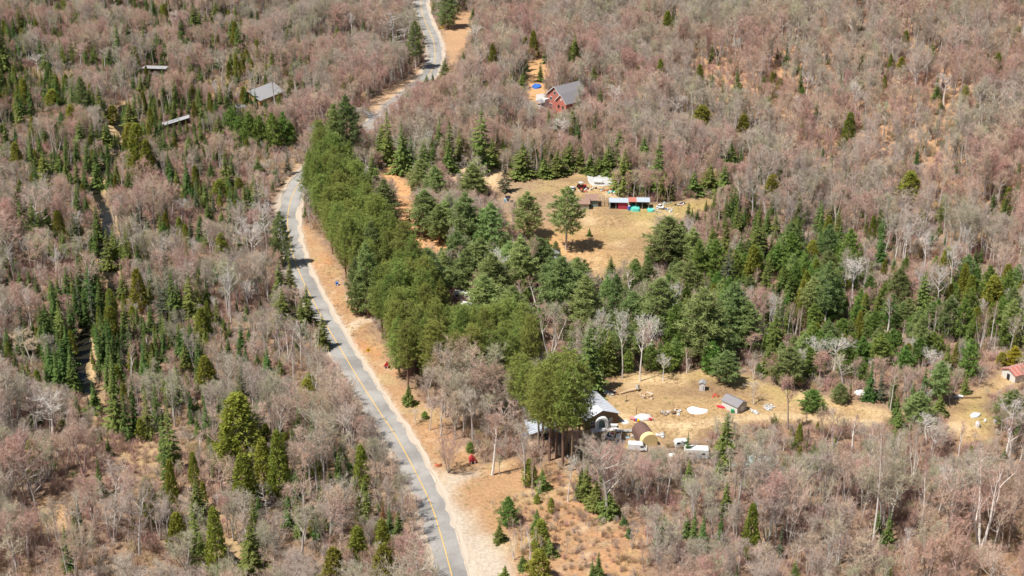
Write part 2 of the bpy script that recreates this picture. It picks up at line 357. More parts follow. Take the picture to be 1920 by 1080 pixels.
mp2 = nt.nodes.new('ShaderNodeMapRange'); mp2.inputs[1].default_value = 0.35; mp2.inputs[2].default_value = 0.65; mp2.inputs[3].default_value = 0.74; mp2.inputs[4].default_value = 1.14; lk(nt, n2_.outputs['Fac'], mp2.inputs[0])
mm_ = nt.nodes.new('ShaderNodeMath'); mm_.operation = 'MULTIPLY'; lk(nt, mp.outputs[0], mm_.inputs[0]); lk(nt, mp2.outputs[0], mm_.inputs[1])
vm = nt.nodes.new('ShaderNodeVectorMath'); vm.operation = 'SCALE'; lk(nt, hs_.outputs[0], vm.inputs[0]); lk(nt, mm_.outputs[0], vm.inputs['Scale']); lk(nt, vm.outputs[0], b_.inputs['Base Color'])
road = strip('road', ROAD, [-3.45, -1.7, 0.0, 1.7, 3.45], m_as, lambda j: 0.10+(0.05 if j in (1, 2, 3) else 0), jit=0.22)
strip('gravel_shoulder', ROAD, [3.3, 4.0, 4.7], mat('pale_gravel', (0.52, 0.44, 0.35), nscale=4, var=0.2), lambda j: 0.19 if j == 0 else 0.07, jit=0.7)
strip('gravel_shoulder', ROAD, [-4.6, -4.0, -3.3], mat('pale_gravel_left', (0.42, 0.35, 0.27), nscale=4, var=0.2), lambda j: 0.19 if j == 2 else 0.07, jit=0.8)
m_y = mat('worn_yellow_paint', (0.68, 0.43, 0.11), nscale=1.5, var=0.14)
strip('centre_line', ROAD, [-0.11, 0.11], m_y, 0.175, road, kind=None)
strip('edge_line', ROAD[-90:], [3.05, 3.17], mat('worn_white_paint', (0.72, 0.70, 0.66), var=0.2), 0.15, road, kind=None)
strip('side_road', spline([flat(*p) for p in [(706,226),(690,214),(672,208),(655,206)]], 2), [-2.2, 0, 2.2], mat('side_asphalt', (0.22, 0.22, 0.22)), 0.13)
mw = bpy.data.materials.new('dark_creek_water'); mw.use_nodes = True; b = mw.node_tree.nodes['Principled BSDF']
b.inputs['Base Color'].default_value = (0.020, 0.018, 0.012, 1); b.inputs['Roughness'].default_value = 0.25; b.inputs['Specular IOR Level'].default_value = 0.25
no = mw.node_tree.nodes.new('ShaderNodeTexNoise'); no.inputs['Scale'].default_value = 2.5; bp = mw.node_tree.nodes.new('ShaderNodeBump'); bp.inputs['Strength'].default_value = 0.2; bp.inputs['Distance'].default_value = 0.05
mw.node_tree.links.new(no.outputs['Fac'], bp.inputs['Height']); mw.node_tree.links.new(bp.outputs[0], b.inputs['Normal'])
cz = [hz(p[0], p[1]) for p in CREEK]
ci_ = int(np.argmin(np.hypot(CREEK[:, 0]-flat(160, 735)[0], CREEK[:, 1]-flat(160, 735)[1])))
strip('creek', CREEK[:ci_+1], [-1.9, -0.7, 0.7, 1.9], mw, 0.25, jit=0.8)
cj_ = int(np.argmin(np.hypot(CREEK[:, 0]-flat(400, 1000)[0], CREEK[:, 1]-flat(400, 1000)[1])))
strip('creek', CREEK[cj_:], [-0.9, 0, 0.9], mw, 0.22, jit=0.4)

# ------------------------------------------------------------------ tree prototypes
def ribbons(P0, P1, w, rs):
    """thin tapering triangles from P0 to P1"""
    P0, P1 = np.asarray(P0), np.asarray(P1); d = P1-P0; r = rs.normal(size=d.shape); s = np.cross(d, r)
    s /= (np.linalg.norm(s, axis=1)[:, None]+1e-9); w = np.asarray(w).reshape(-1, 1)
    V = np.stack([P0-s*w/2, P0+s*w/2, P1], 1).reshape(-1, 3); n = len(P0)
    return V, np.arange(3*n).reshape(-1, 3)
def to_mesh(name, parts, mats):
    """parts: list of (V, F(list or array of faces), material index)"""
    V = []; Fs = []; mi = []; n = 0
    for v, f, k in parts:
        v = np.asarray(v, float)
        if len(v) == 0: continue
        V.append(v); Fs += [tuple(int(i)+n for i in q) for q in f]; mi += [k]*len(f); n += len(v)
    me = bpy.data.meshes.new(name); me.from_pydata(np.concatenate(V).tolist(), [], Fs)
    for q in mats: me.materials.append(q)
    me.polygons.foreach_set('material_index', mi); return me
def unit(v): return v/(np.linalg.norm(v)+1e-9)
def bare_geo(seed, H=14.0, crown0=0.35, spread=0.42, limbs=13, subs=8, tw=6, stems=1, lean=0.0, up=0.6, trunk_r=0.23, tww=0.040, twl=0.92, leader=1.0):
    rs = np.random.RandomState(seed); tr = MB(); P0 = []; P1 = []; W = []
    for st in range(stems):
        ang = 2*math.pi*(st+rs.rand()*0.5)/max(stems, 1); L = H*(1 if st == 0 else 0.8+0.2*rs.rand())*leader
        ld = np.array([math.cos(ang), math.sin(ang), 0])*(lean if stems > 1 else lean*0.5)
        pts = []; q = np.zeros(3); dirn = unit(np.array([0, 0, 1.0])+ld*(1.0 if stems > 1 else 0.3)); nseg = 7
        for i in range(nseg+1):
            pts.append(q.copy()); dirn = unit(dirn+rs.normal(size=3)*0.06+np.array([0, 0, 0.06])); q = q+dirn*L*0.94/nseg
        r0 = trunk_r*(1 if stems == 1 else 0.75)
        tr.tube(pts, [r0*(1-0.86*i/nseg) for i in range(nseg+1)], n=5, cap=False)
        nl = max(4, int(limbs/stems**0.6))
        for l in range(nl):
            f = crown0+(0.97-crown0)*((l+rs.rand()*0.8)/nl)**0.9; u = f*nseg; i = min(int(u), nseg-1)
            s = pts[i]+(pts[i+1]-pts[i])*(u-i); a = rs.rand()*2*math.pi; rel = (f-crown0)/(1-crown0)
            ln = H*spread*(0.45+0.75*math.sin(math.pi*min(1, rel*0.75+0.18)))*(0.75+0.5*rs.rand())*(1.0-0.35*rel)
            d = unit(np.array([math.cos(a), math.sin(a), up*(0.7+0.9*rs.rand()+0.5*rel)])); lp = [s]; q = s.copy()
            for k in range(4):
                d = unit(d+rs.normal(size=3)*0.13+np.array([0, 0, 0.13])); q = q+d*ln/4; lp.append(q.copy())
            rr = r0*(0.42-0.2*rel); tr.tube(lp, [rr, rr*0.75, rr*0.5, rr*0.3, 0.012], n=3, cap=False)
            for k in range(subs):
                g = 0.22+0.78*(k+rs.rand())/subs; uu = min(g*4, 3.999); j = int(uu); sb = lp[j]+(lp[j+1]-lp[j])*(uu-j)
                ax = unit(lp[j+1]-lp[j]); dd = unit(ax*0.75+rs.normal(size=3)*0.62+np.array([0, 0, 0.32])); sl = ln*0.42*(1.15-g*0.55)*(0.7+0.6*rs.rand())
                e = sb+dd*sl; mid = sb+dd*sl*0.5+rs.normal(size=3)*0.05*sl
                P0 += [sb, mid]; P1 += [mid+(e-mid)*0.1, e]; W += [0.07, 0.055]
                for t in range(tw):
                    h = 0.15+0.85*rs.rand(); c = sb+dd*sl*h; td = unit(dd*0.8+rs.normal(size=3)*0.6+np.array([0, 0, 0.28])); tl = twl*(0.5+0.8*rs.rand())
                    e2 = c+td*tl; P0.append(c); P1.append(e2); W.append(tww)
                    for _ in range(2):
                        hh = rs.rand()*0.8; c2 = c+td*tl*hh; t2 = unit(td*0.7+rs.normal(size=3)*0.6+np.array([0, 0, 0.2]))
                        P0.append(c2); P1.append(c2+t2*tl*0.6); W.append(tww*0.8)
    V, Fc = ribbons(P0, P1, W, rs); return (np.array(tr.v), tr.f), (V, Fc)
def fir_geo(seed, H=12.0, Rm=1.9, low=0.05, dens=1.0, droop=0.35, ragged=0.25, steps=34, per=9, upt=0.0):
    rs = np.random.RandomState(seed); tr = MB(); tr.tube([(0, 0, 0), (0, 0, H*0.5), (0, 0, H*0.99)], [0.17, 0.10, 0.015], n=5, cap=False)
    V = []; Fc = []
    ph = rs.rand(3)*6.28; lx, ly = rs.normal(size=2)*0.02*H
    for i in range(steps):
        f = low+(0.985-low)*i/(steps-1); z = f*H; rel = (1-f)/(1-low)
        rad = Rm*(rel**0.82)*(0.92+0.16*rs.rand())+0.10
        n = max(4, int(per*dens*(0.55+0.45*rel)))
        for k in range(n):
            if rs.rand() < 0.10: continue
            a = 2*math.pi*(k+rs.rand()*0.9)/n+i*1.7; L = rad*(1-ragged+2*ragged*rs.rand()*0.8)*(1+0.20*math.sin(2*a+ph[0]+f*5)+0.14*math.sin(3*a+ph[1]-f*9)+0.10*math.sin(f*23+ph[2]))
            d = np.array([math.cos(a), math.sin(a), 0]); s = np.array([-d[1], d[0], 0]); z0 = z+rs.normal()*0.16
            dz = droop*(0.7+0.6*rs.rand())-upt
            def pt(t, w, zz=0.0):
                return d*L*t+s*w+np.array([0, 0, z0-dz*L*t*(1.25-t*0.55)+zz])
            m = 4; b0 = len(V); wmax = 0.27*L+0.10
            for q in range(m):          # side sprays, each its own small kite
                t0 = 0.10+0.80*q/m; wq = wmax*(1-0.72*q/m)
                for sg in (-1, 1):
                    c = pt(t0, 0); e = pt(t0+0.30, sg*wq*(0.8+0.4*rs.rand()), -0.10*L*0.5-rs.rand()*0.09); g = pt(min(t0+0.26, 1), 0, 0.03)
                    n0 = len(V); V += [c, e, g]; Fc.append((n0, n0+1, n0+2) if sg > 0 else (n0, n0+2, n0+1))
            n0 = len(V); V += [pt(0.62, -0.07*L), pt(0.62, 0.07*L), pt(1.06, 0)]; Fc.append((n0, n0+1, n0+2))
            n0 = len(V); V += [pt(0.15, 0, 0.05), pt(0.75, 0, -0.05-0.10*L), pt(0.8, 0, 0.02)]; Fc.append((n0, n0+1, n0+2))
    return (np.array(tr.v), tr.f), (np.array(V), Fc)
def tuft_geo(seed, H=18.0, crown0=0.22, Rm=4.2, whorls=14, per=6, tufts=8, tl=0.62, nt_=11, shape='pine', up=0.25, flatl=0.35, tw_=0.16):
    rs = np.random.RandomState(seed); tr = MB(); wob = [(rs.normal()*0.12*i*0.3, rs.normal()*0.12*i*0.3, H*0.97*i/6) for i in range(7)]
    tr.tube(wob, [0.30*(1-0.9*i/6)*(H/20) for i in range(7)], n=6, cap=False); C0 = []; D = []; S = []
    for i in range(whorls):
        f = crown0+(0.99-crown0)*(i/(whorls-1))**0.95; z = f*H; rel = (f-crown0)/(1-crown0)
        if shape == 'pine': prof = (math.sin(math.pi*min(1, (rel*0.80+0.22)))**0.8)*(1-0.30*rel)
        else: prof = math.sqrt(max(0.0, 1-(2*rel-0.90)**2/1.30))
        n = max(3, int(per*(1.0 if rel < 0.85 else 0.7)))
        for k in range(n):
            a = 2*math.pi*(k+rs.rand())/n+i*2.1; L = Rm*prof*(0.62+0.55*rs.rand())+0.3
            d = np.array([math.cos(a), math.sin(a), up*(0.3+1.2*rel)]); d = unit(d); s = np.array([0, 0, z+rs.normal()*0.15])
            pts = [s, s+d*L*0.5+np.array([0, 0, -0.05*L]), s+d*L+np.array([0, 0, 0.05*L])]
            tr.tube(pts, [0.07, 0.045, 0.015], n=3, cap=False)
            side = np.array([-d[1], d[0], 0]); nn = max(3, int(tufts*(0.4+0.6*L/Rm)))
            for t in range(nn):
                g = 0.25+0.78*(t+rs.rand()*0.7)/nn; wq = 0.34*L*(1.1-g)*rs.normal()
                c = s+d*L*g+side*wq+np.array([0, 0, abs(rs.normal())*0.12+rs.normal()*flatl*0.3])
                C0.append(c); D.append(unit(d*0.6+side*np.sign(wq)*0.35+np.array([0, 0, 0.65]))); S.append(tl*(0.75+0.5*rs.rand()))
    C0 = np.array(C0); D = np.array(D); S = np.array(S); P0 = np.repeat(C0, nt_, 0)
    r = rs.normal(size=(len(P0), 3)); r /= np.linalg.norm(r, axis=1)[:, None]
    dd = r*0.95+np.repeat(D, nt_, 0)*0.75; dd /= np.linalg.norm(dd, axis=1)[:, None]
    L = np.repeat(S, nt_)*(0.7+0.6*rs.rand(len(P0)))
    P0 = P0+rs.normal(size=P0.shape)*0.10
    V, Fc = ribbons(P0+dd*0.05, P0+dd*L[:, None], np.full(len(P0), tw_), rs)
    return (np.array(tr.v), tr.f), (V, Fc)
def cedar_geo(seed, H=12.0, Rm=2.5, n=520, low=0.06, k=6):
    rs = np.random.RandomState(seed); tr = MB(); tr.tube([(0, 0, 0), (0, 0, H*0.95)], [0.2, 0.03], n=5, cap=False)
    f = rs.rand(n)**0.85; a = rs.rand(n)*2*math.pi; lump = 1+0.22*np.sin(a*3+seed)*np.sin(f*9+seed)+0.16*np.sin(a*5+f*14)
    prof = np.clip((1-f)**0.62, 0, 1)*np.clip(f*5+0.35, 0, 1); rr = Rm*prof*lump*(0.45+0.6*np.sqrt(rs.rand(n)))+0.08
    C0 = np.stack([np.cos(a)*rr, np.sin(a)*rr, (low+(0.97-low)*f)*H], 1); P0 = np.repeat(C0, k, 0)
    out = np.stack([np.cos(a), np.sin(a), np.full(n, 0.7)], 1); dd = np.repeat(out, k, 0)*0.7+rs.normal(size=P0.shape)*0.55; dd /= np.linalg.norm(dd, axis=1)[:, None]
    V, Fc = ribbons(P0+rs.normal(size=P0.shape)*0.12, P0+dd*(0.45+0.45*rs.rand(len(P0)))[:, None], np.full(len(P0), 0.24), rs)
    return (np.array(tr.v), tr.f), (V, Fc)

PROTO = {}      # kind -> list of dict(trunk, crown, joined, H, W)
def add_proto(kind, geo, tm, cm, H, W, joined=True):
    (tv, tf), (cv, cf) = geo
    p = dict(trunk=to_mesh(kind+'_trunk', [(tv, tf, 0)], [tm]), crown=to_mesh(kind+'_crown', [(cv, cf, 0)], [cm]), H=H, W=W)
    if joined: p['joined'] = to_mesh(kind, [(tv, tf, 0), (cv, cf, 1)], [tm, cm])
    PROTO.setdefault(kind, []).append(p)
for i in range(4): add_proto('fir', fir_geo(10+i, 12, 1.75+0.1*i, ragged=0.22), M['bark'], M['fir'], 12, 3.7)
for i in range(3): add_proto('spruce', fir_geo(30+i, 13, 2.5, low=0.04, ragged=0.34, steps=36, per=10, droop=0.30), M['bark'], M['spruce'], 13, 5.0)
for i in range(2): add_proto('gspruce', fir_geo(36+i, 13, 2.2, low=0.1, ragged=0.5, steps=30, per=7, droop=0.35), M['gbark'], M['gspruce'], 13, 4.6)
for i in range(4): add_proto('cedar', cedar_geo(50+i), M['bark'], M['cedar'], 12, 5.0)
for i in range(4): add_proto('wpine', tuft_geo(60+i, 18, 0.08+0.05*i, 4.3, 14, 7, 12, tl=0.74), M['pbark'], M['wpine'], 18, 8.6)
for i in range(2): add_proto('fieldpine', tuft_geo(66+i, 18, 0.32, 4.0, 12, 5, 13, tl=0.78), M['gbark'], M['wpine'], 18, 8.0)
for i in range(4): add_proto('rpine', tuft_geo(70+i, 22, (0.40, 0.30, 0.18, 0.24)[i], 3.9, 19, 8, 10, tl=0.50, nt_=13, shape=('oval', 'oval', 'pine', 'oval')[i], up=0.7, tw_=0.095, flatl=1.3), M['pbark'], M['rpine'], 22, 7.6)
for i in range(2): add_proto('rpine', tuft_geo(76+i, 22, 0.50, 3.9, 13, 6, 8, tl=0.62, nt_=12, shape='oval', up=0.45), M['pbark'], M['rpine'], 22, 7.6)
for i in range(3): add_proto('ypine', tuft_geo(80+i, 9, 0.06, 2.9, 10, 7, 9, tl=0.58, up=0.5), M['bark'], M['ypine'], 9, 6.0)
for i in range(2): add_proto('larch', tuft_geo(84+i, 8, 0.08, 2.2, 10, 7, 8, tl=0.5, up=0.4), M['bark'], M['larch'], 8, 4.6)
add_proto('rust', fir_geo(90, 9, 1.5, ragged=0.4, per=7, steps=22), M['bark'], M['rust'], 9, 3.0)
SHAPES = [dict(spread=0.34, up=0.9), dict(spread=0.28, crown0=0.48, limbs=13, up=1.1), dict(spread=0.42, crown0=0.32, limbs=14, up=0.7), dict(crown0=0.58, spread=0.24, limbs=11, up=1.1), dict(stems=3, lean=0.22, limbs=15, crown0=0.38, spread=0.26, up=1.1), dict(crown0=0.3, spread=0.27, up=1.5, limbs=16), dict(stems=2, lean=0.16, limbs=14, crown0=0.45, spread=0.26, up=1.0)]
for t in ('grey', 'red', 'tan', 'olive'):
    for i, s in enumerate(SHAPES):
        add_proto('bare_'+t, bare_geo(100+i, **s), M['gbark'] if t != 'red' else M['rbark'], M['tw_'+t], 14, 7.5)
for i in range(3): add_proto('aspen', bare_geo(120+i, crown0=0.5, spread=0.30, limbs=13, up=0.9, trunk_r=0.26, H=15), M['birch'], M['tw_pale'], 15, 7)
for i in range(2): add_proto('birch', bare_geo(130+i, H=14, crown0=0.4, spread=0.22, limbs=12, subs=5, tw=4, up=1.6, trunk_r=0.28, lean=0.2), M['birch'], M['tw_red'], 14, 5)
for i in range(3): add_proto('birch', bare_geo(134+i, H=14, crown0=0.38, spread=0.24, limbs=12, subs=6, tw=4, up=1.5, stems=2+i, lean=0.30, trunk_r=0.28), M['birch'], M['tw_red'], 14, 7)
for i in range(2): add_proto('snag', bare_geo(140+i, H=16, crown0=0.12, spread=0.26, limbs=26, subs=4, tw=2, up=0.12, trunk_r=0.3, tww=0.03), M['snag'], M['snag'], 16, 9)
for i in range(2): add_proto('oldtree', bare_geo(150+i, H=17, crown0=0.28, spread=0.48, limbs=20, subs=10, tw=7, up=0.5, trunk_r=0.42, leader=1.0, stems=1), M['gbark'], M['tw_grey'], 17, 13)
for i in range(2): add_proto('clump', bare_geo(160+i, H=9, crown0=0.12, spread=0.36, limbs=26, subs=7, tw=5, up=1.1, stems=6, lean=0.5, trunk_r=0.13, twl=0.7), M['gbark'], M['tw_tan'], 9, 8)
def shrub_geo(seed, H=1.8, n=46):
    rs = np.random.RandomState(seed); a = rs.rand(n)*6.283; t = rs.rand(n)*0.75
    d = np.stack([np.cos(a)*t, np.sin(a)*t, np.ones(n)], 1); d /= np.linalg.norm(d, axis=1)[:, None]; L = H*(0.5+0.6*rs.rand(n))
    P0 = rs.normal(size=(n, 3))*np.array([0.25, 0.25, 0]); P1 = P0+d*L[:, None]; c = P0+(P1-P0)*0.45
    Q0 = np.repeat(c, 3, 0)+np.repeat(d*L[:, None]*0.3, 3, 0)*rs.rand(3*n, 1); e = rs.normal(size=(3*n, 3))*0.5+np.repeat(d, 3, 0); e /= np.linalg.norm(e, axis=1)[:, None]
    return ribbons(np.vstack([P0, Q0]), np.vstack([P1, Q0+e*H*0.35]), np.concatenate([np.full(n, 0.05), np.full(3*n, 0.035)]), rs)

# ------------------------------------------------------------------ trees read off the photograph: tile origin, then kind x top base [width], in thirds of a photo pixel
TILES = {
(0,0): """s30,80,350,80 s5,100,350,80 f85,90,180 f150,105,175 s330,0,55,80 s310,150,205,60 s345,165,210,60 f675,125,310,60 f730,110,230,50 f790,0,60 f830,0,70 f870,0,85 f600,0,60 f735,-20,45 f660,-30,40
s1050,10,100,70 s1100,0,170,70 s1130,30,160 s1160,60,150 s1220,0,100,60 s1250,10,90 f1030,90,220,60 f1060,180,270 s1330,20,100 s1310,110,200,80 f1350,130,270 f1420,30,140 f1450,50,120 f1505,10,80 f1650,10,60 f1780,160,205 f1805,155,200 s1900,140,215,50 f1695,275,400,30 f1190,220,290,40 f880,110,170,30 f410,100,160,30
s1535,270,400,60 f180,450,610,45 s115,570,680,60 w475,440,615,110 s570,470,630,70 c300,500,580,100 f350,610,680,40 c415,590,720,80 s460,660,800,70 f755,420,500,35 s800,420,520,60 f840,420,500,35 f1140,400,480,30 s1140,540,700,50 f1280,510,600,35 f1418,490,640,48 s1575,510,610,65 f1215,560,640,30 f1490,545,620,25 c640,590,700,70 s740,560,680,80
y1305,615,720,100 s1240,640,760,80 y1350,665,780,80 y1410,640,790,100 y1470,660,800,90 y1540,650,800,110 y1600,650,790,100 y1640,700,800,80
f530,650,790,50 s600,690,800,60 f910,665,750,40 f990,690,780,30 c790,690,900,120 c735,690,800,80 c840,780,950,80 f930,740,840,40 f965,770,850,35 s1070,750,840,60 s1110,750,830,50 f1160,770,820,35
f10,660,800,50 s50,670,830,60 f95,710,800,45 c105,800,940,70 s270,850,1050,100 s345,850,950,60 s380,900,1000,60 f610,815,890,50 s550,900,1060,70 f640,970,1080,60 f730,955,1080,60 f970,910,1010,60 f1060,880,1060,60 s1280,820,1000,70 f1190,900,980,40 s1455,870,960,50 h1120,830,950,80 s120,1000,1080,60 f445,1040,1120,35 c1350,1000,1060,50 c1240,1010,1090,80 c930,20,100,40
b325,720,880,70 b720,490,600,60 b1540,800,1000,110 b1670,440,560,50 b650,450,560,50 b790,560,700,50 b400,820,960,40 n1250,290,480,160 n455,250,385,150 n590,280,400,140 a1000,80,170,90 a215,310,390,120 b930,520,740,40 b1060,480,640,35""",
(640,0): """w600,-70,160,130 p420,125,390,100 S290,50,270,200 f125,110,190,40 f740,40,110,30 f990,130,210,25 f687,290,350,28 c853,240,380,50 s585,320,430,70 f480,415,470,35 f515,410,465,35 s1020,400,500,50
s1120,340,460,60 f1280,290,360,35 c1310,230,340,60 s1420,360,460,70 f1455,490,590,40 c1260,530,625,50 f1425,620,770,40 f1330,640,780,40 f1165,610,690,25 c1830,60,180,60 c1790,330,470,50 c1080,170,290,50 s1310,170,330,40
s265,600,850,70 s230,690,880,80 s345,690,980,100 s555,655,800,60 s610,655,880,70 s665,720,930,60 s790,580,900,110 s470,780,960,100 s600,830,980,90 y250,870,920,38 s850,770,930,80 s790,830,970,90 f950,650,720,35 s910,770,850,50
s1020,800,1000,130 h920,870,1080,70 s1140,880,1000,90 s1215,840,990,90 s1280,780,960,90 s1400,860,980,90 s1450,870,980,80 s1500,800,980,80 s1560,720,960,100 s1590,830,1080,120 s1700,760,900,90 s1780,740,1010,90 s1820,960,1080,80 y1715,1020,1080,50 s1345,820,960,70
w450,900,1080,150 w530,940,1140,160 w740,930,1140,150 s60,830,1110,140 s180,860,1050,110 d40,550,900,170 d-30,600,900,150 s110,900,1090,100
b1050,680,810,40 b1240,740,860,70 a1540,490,600,90 a1880,540,640,110 a1240,680,780,110 n1870,… a745,150,240,110 r0,0,0""".replace('n1870,… ','').replace(' r0,0,0',''),
(1280,0): """c105,590,700,110 c335,640,770,80 c925,630,800,80 C1265,960,1110,120 s265,790,930,100 s150,920,1080,120 s60,960,1100,100 s230,920,1050,80 c500,980,1090,90 c790,935,985,45 c1250,170,245,40 f580,240,350,30 f530,240,310,18 f880,410,530,28 s305,400,490,50 f160,400,510,40 f455,405,470,28 c475,540,610,45 c545,440,490,40 y670,500,560,45 c1225,320,390,50 c1160,300,400,30 f1705,290,370,30 f1450,560,615,40 c1585,480,555,45 f1545,890,970,40 f1880,885,990,30 f1515,1015,1080,30 c1875,140,190,45 c1130,420,490,28 c1000,460,515,50 c90,360,460,50 s1400,230,330,60
a970,480,630,70 O1310,300,510,150 a1470,430,560,110 a690,420,520,80 a300,220,310,60 a1025,540,670,40""",
(0,360): """s205,40,240,80 s250,100,245,60 c340,100,230,70 h430,110,260,90 f440,0,110,50 f490,20,120,40 s555,60,220,60 f750,100,190,30 f840,160,230,40 f925,10,60,30 f1045,0,50,30 s620,200,440,80 s730,170,400,50 s690,260,420,55 f785,250,410,50 c820,350,430,40 y930,180,270,60 h955,270,600,95 h920,460,700,90 f1070,215,300,35 c1255,230,370,80 f1180,60,160,60 s1255,110,200,60 w1590,120,350,130 s1580,380,570,90 s1640,360,560,80 s1600,540,730,120 s1735,520,700,80 s1820,690,835,80 s1700,600,740,70
f10,430,530,30 f45,470,530,35 f120,420,520,40 f175,430,540,45 f215,470,570,45 s305,500,640,70 f270,620,770,70 s345,640,780,60 h530,440,690,60 f490,520,700,60 s700,430,570,60 c790,430,620,90 f820,520,640,50 s850,500,610,50 s985,430,660,70 s1080,440,660,80 s1130,430,590,60 s1170,480,610,50 c1145,650,790,80 s1015,500,670,70
f115,750,870,40 f195,720,810,40 f15,830,950,45 f145,950,1070,55 c215,1000,1070,45 f290,820,1000,55 f330,860,1040,55 f365,830,1000,55 f395,900,1020,50 f335,930,1090,60 f270,780,900,50 f310,700,860,60 f420,960,1080,50
f600,640,900,60 c640,640,790,80 f570,730,1000,50 f650,830,1090,50 f685,870,1010,45 f625,760,950,55 f830,800,1070,55 s870,850,1010,50 f930,780,910,50 s1050,840,990,70 c1165,920,1080,100 f1290,810,910,40 f1360,740,850,40 f1405,755,850,38 f1350,830,930,40 f1385,870,950,35 f1510,860,1000,50 s1580,930,1030,55 f1450,900,970,40 f755,1010,1100,40 c1745,1020,1090,80 f820,700,800,40 f850,640,760,50 f1390,630,700,35 f1470,590,660,30 c750,640,700,50 y540,750,850,50
b1160,390,470,45 b1145,400,470,30 b1510,400,620,100 b1270,640,790,80 b1620,740,950,130 b1780,730,905,70 b1500,830,970,90 b1650,850,1060,60 a1300,450,660,110 a1020,50,140,80 b385,500,610,50 a1410,510,650,90 a1420,180,370,160 a1500,60,260,130 b1590,760,900,60 b1560,470,620,50 b1075,1000,1080,45 b1240,760,850,50 n200,270,460,180 n420,270,420,140 n180,780,960,180""",
(640,360): """w250,-60,190,180 w130,60,260,170 w470,0,250,200 w610,30,270,180 w700,20,280,200 w740,-150,60,150 w550,80,290,150 w840,70,300,170 w1045,10,255,160 p1265,-20,325,175 w490,330,580,220 w650,230,440,180 w780,270,470,190 w850,360,590,200 w950,290,480,170 w1010,270,520,200 w1120,270,460,170 w800,480,720,220 w960,540,780,180 w1230,380,660,230 w1320,380,600,150 w1370,480,760,180 d150,300,700,170 d90,380,690,130 d180,180,480,160 s1515,360,490,60 f1465,470,520,25 w1540,470,660,120 w1640,570,730,150 w1780,500,750,220 w1830,150,430,230 w1650,380,510,150 w1900,400,570,150 s1390,740,1060,150 s1040,700,860,110 y1740,850,1000,90 c1480,930,1020,70 f1395,200,248,32 w1720,400,560,120 s1290,800,960,90 y1610,900,1010,80 y1830,860,1010,110 w560,… w1000,640,860,150 w700,330,520,150 s1500,760,960,90 y1870,650,850,150""".replace('w560,… ', '')+""" B1175,660,960,170 b1100,490,660,120 b1630,440,610,120 b1800,400,540,80 a1580,680,975,100 a1680,730,1065,110 a1760,720,900,110 a1480,690,890,90 b30,460,610,70 a1810,930,1065,80""",
(1280,360): """f30,50,160,30 f50,90,190,30 f80,95,180,30 f130,40,110,20 s300,60,210,60 s330,130,220,50 f475,90,210,45 s520,110,220,55 s410,150,330,90 s165,190,280,60 s240,150,300,70 s320,220,390,60 h250,300,500,110 c385,300,480,90 s460,370,590,110 s590,480,610,90 s510,560,880,65 f880,180,300,50 f1070,90,180,35 c1060,130,250,40 f1040,220,290,25 f1110,250,370,60 c730,270,350,80 c640,240,310,50 p800,400,750,130 f1740,0,90,50 f1805,30,140,55 f1670,80,140,28 f1395,210,280,32 f1470,240,310,22 f1535,255,325,24 f1640,320,410,35 f1670,305,400,40 f1715,390,445,25 f1905,400,480,30 c1050,390,460,30 f1225,380,490,40 s1340,430,645,100 s1540,530,630,55 s1090,560,690,60 f1155,470,540,35 c1730,470,630,120 s1600,740,850,60 f1185,360,430,28 c1130,380,460,35 s450,200,330,60
w270,520,790,200 w350,620,820,160 w100,560,900,250 w680,800,930,110 y730,640,740,110 y890,720,810,110 y1100,810,940,140 y1400,800,900,130 y1240,880,1000,120 y1000,830,940,110 w240,900,1080,180 w590,880,1040,180 w1430,960,1130,130 y1600,850,1000,120 L1860,880,975,95 c1790,900,950,60 s490,850,970,110 w200,720,900,160 y920,860,980,120 y1170,780,900,90 y1320,830,940,100 w30,400,600,160 y700,880,1000,130 s1480,900,1000,80 y160,850,1020,130
b295,350,470,35 b560,640,800,40 b590,640,830,40 b630,650,830,40 b655,640,820,40 a960,390,570,160 a1355,230,420,120 a1500,300,520,110 a1240,200,370,90 b860,640,730,35 b1150,560,810,100 b1410,650,810,60 b1480,650,840,70 b1550,680,850,50 b1670,640,910,60 b1730,620,860,50 b1750,750,895,40 b1290,750,890,40 b1230,720,850,40 b1100,450,550,40 a1430,420,620,120 a850,820,960,200 a730,840,960,110 a1400,900,1010,110 b930,640,740,35 b700,620,700,40 b130,460,620,50 b1375,680,820,40 b1440,640,800,50 b1660,790,910,50 n900,930,1080,200 n770,900,1080,180 n370,800,940,160""",
(0,720): """s540,20,125,80 s660,-70,285,110 f720,-20,250,60 f770,-40,300,55 s840,-20,240,50 f890,-20,170,50 f930,160,440,60 s975,70,430,80 f950,300,630,60 c985,420,710,70 f615,295,405,40 f570,390,575,45 f1080,60,150,40 f1115,90,150,35 C1360,50,400,240 c1290,300,460,120 c1390,390,650,140 c1490,300,530,100 c1580,260,570,110 s1685,110,300,50 s1660,160,290,45 c1730,-30,65,90 s1120,530,710,90 s1110,620,930,80 c1010,720,890,110 c1230,690,1010,110 s1440,620,860,80 s1430,780,1090,190 c970,820,900,60 s1140,820,980,70 c1885,920,1090,130 f1885,335,390,28 s1860,490,570,60 s205,130,210,60 c1100,380,540,60 c800,190,320,60 f1620,200,…""".replace(' f1620,200,…', '')+""" O200,430,710,190 a290,80,290,200 S1500,550,730,120 b1130,270,380,90 b1220,440,560,100 O790,600,980,230 n640,620,890,220 n1700,700,980,240 n1050,860,1080,220 n100,880,1090,240 n1250,430,620,200""",
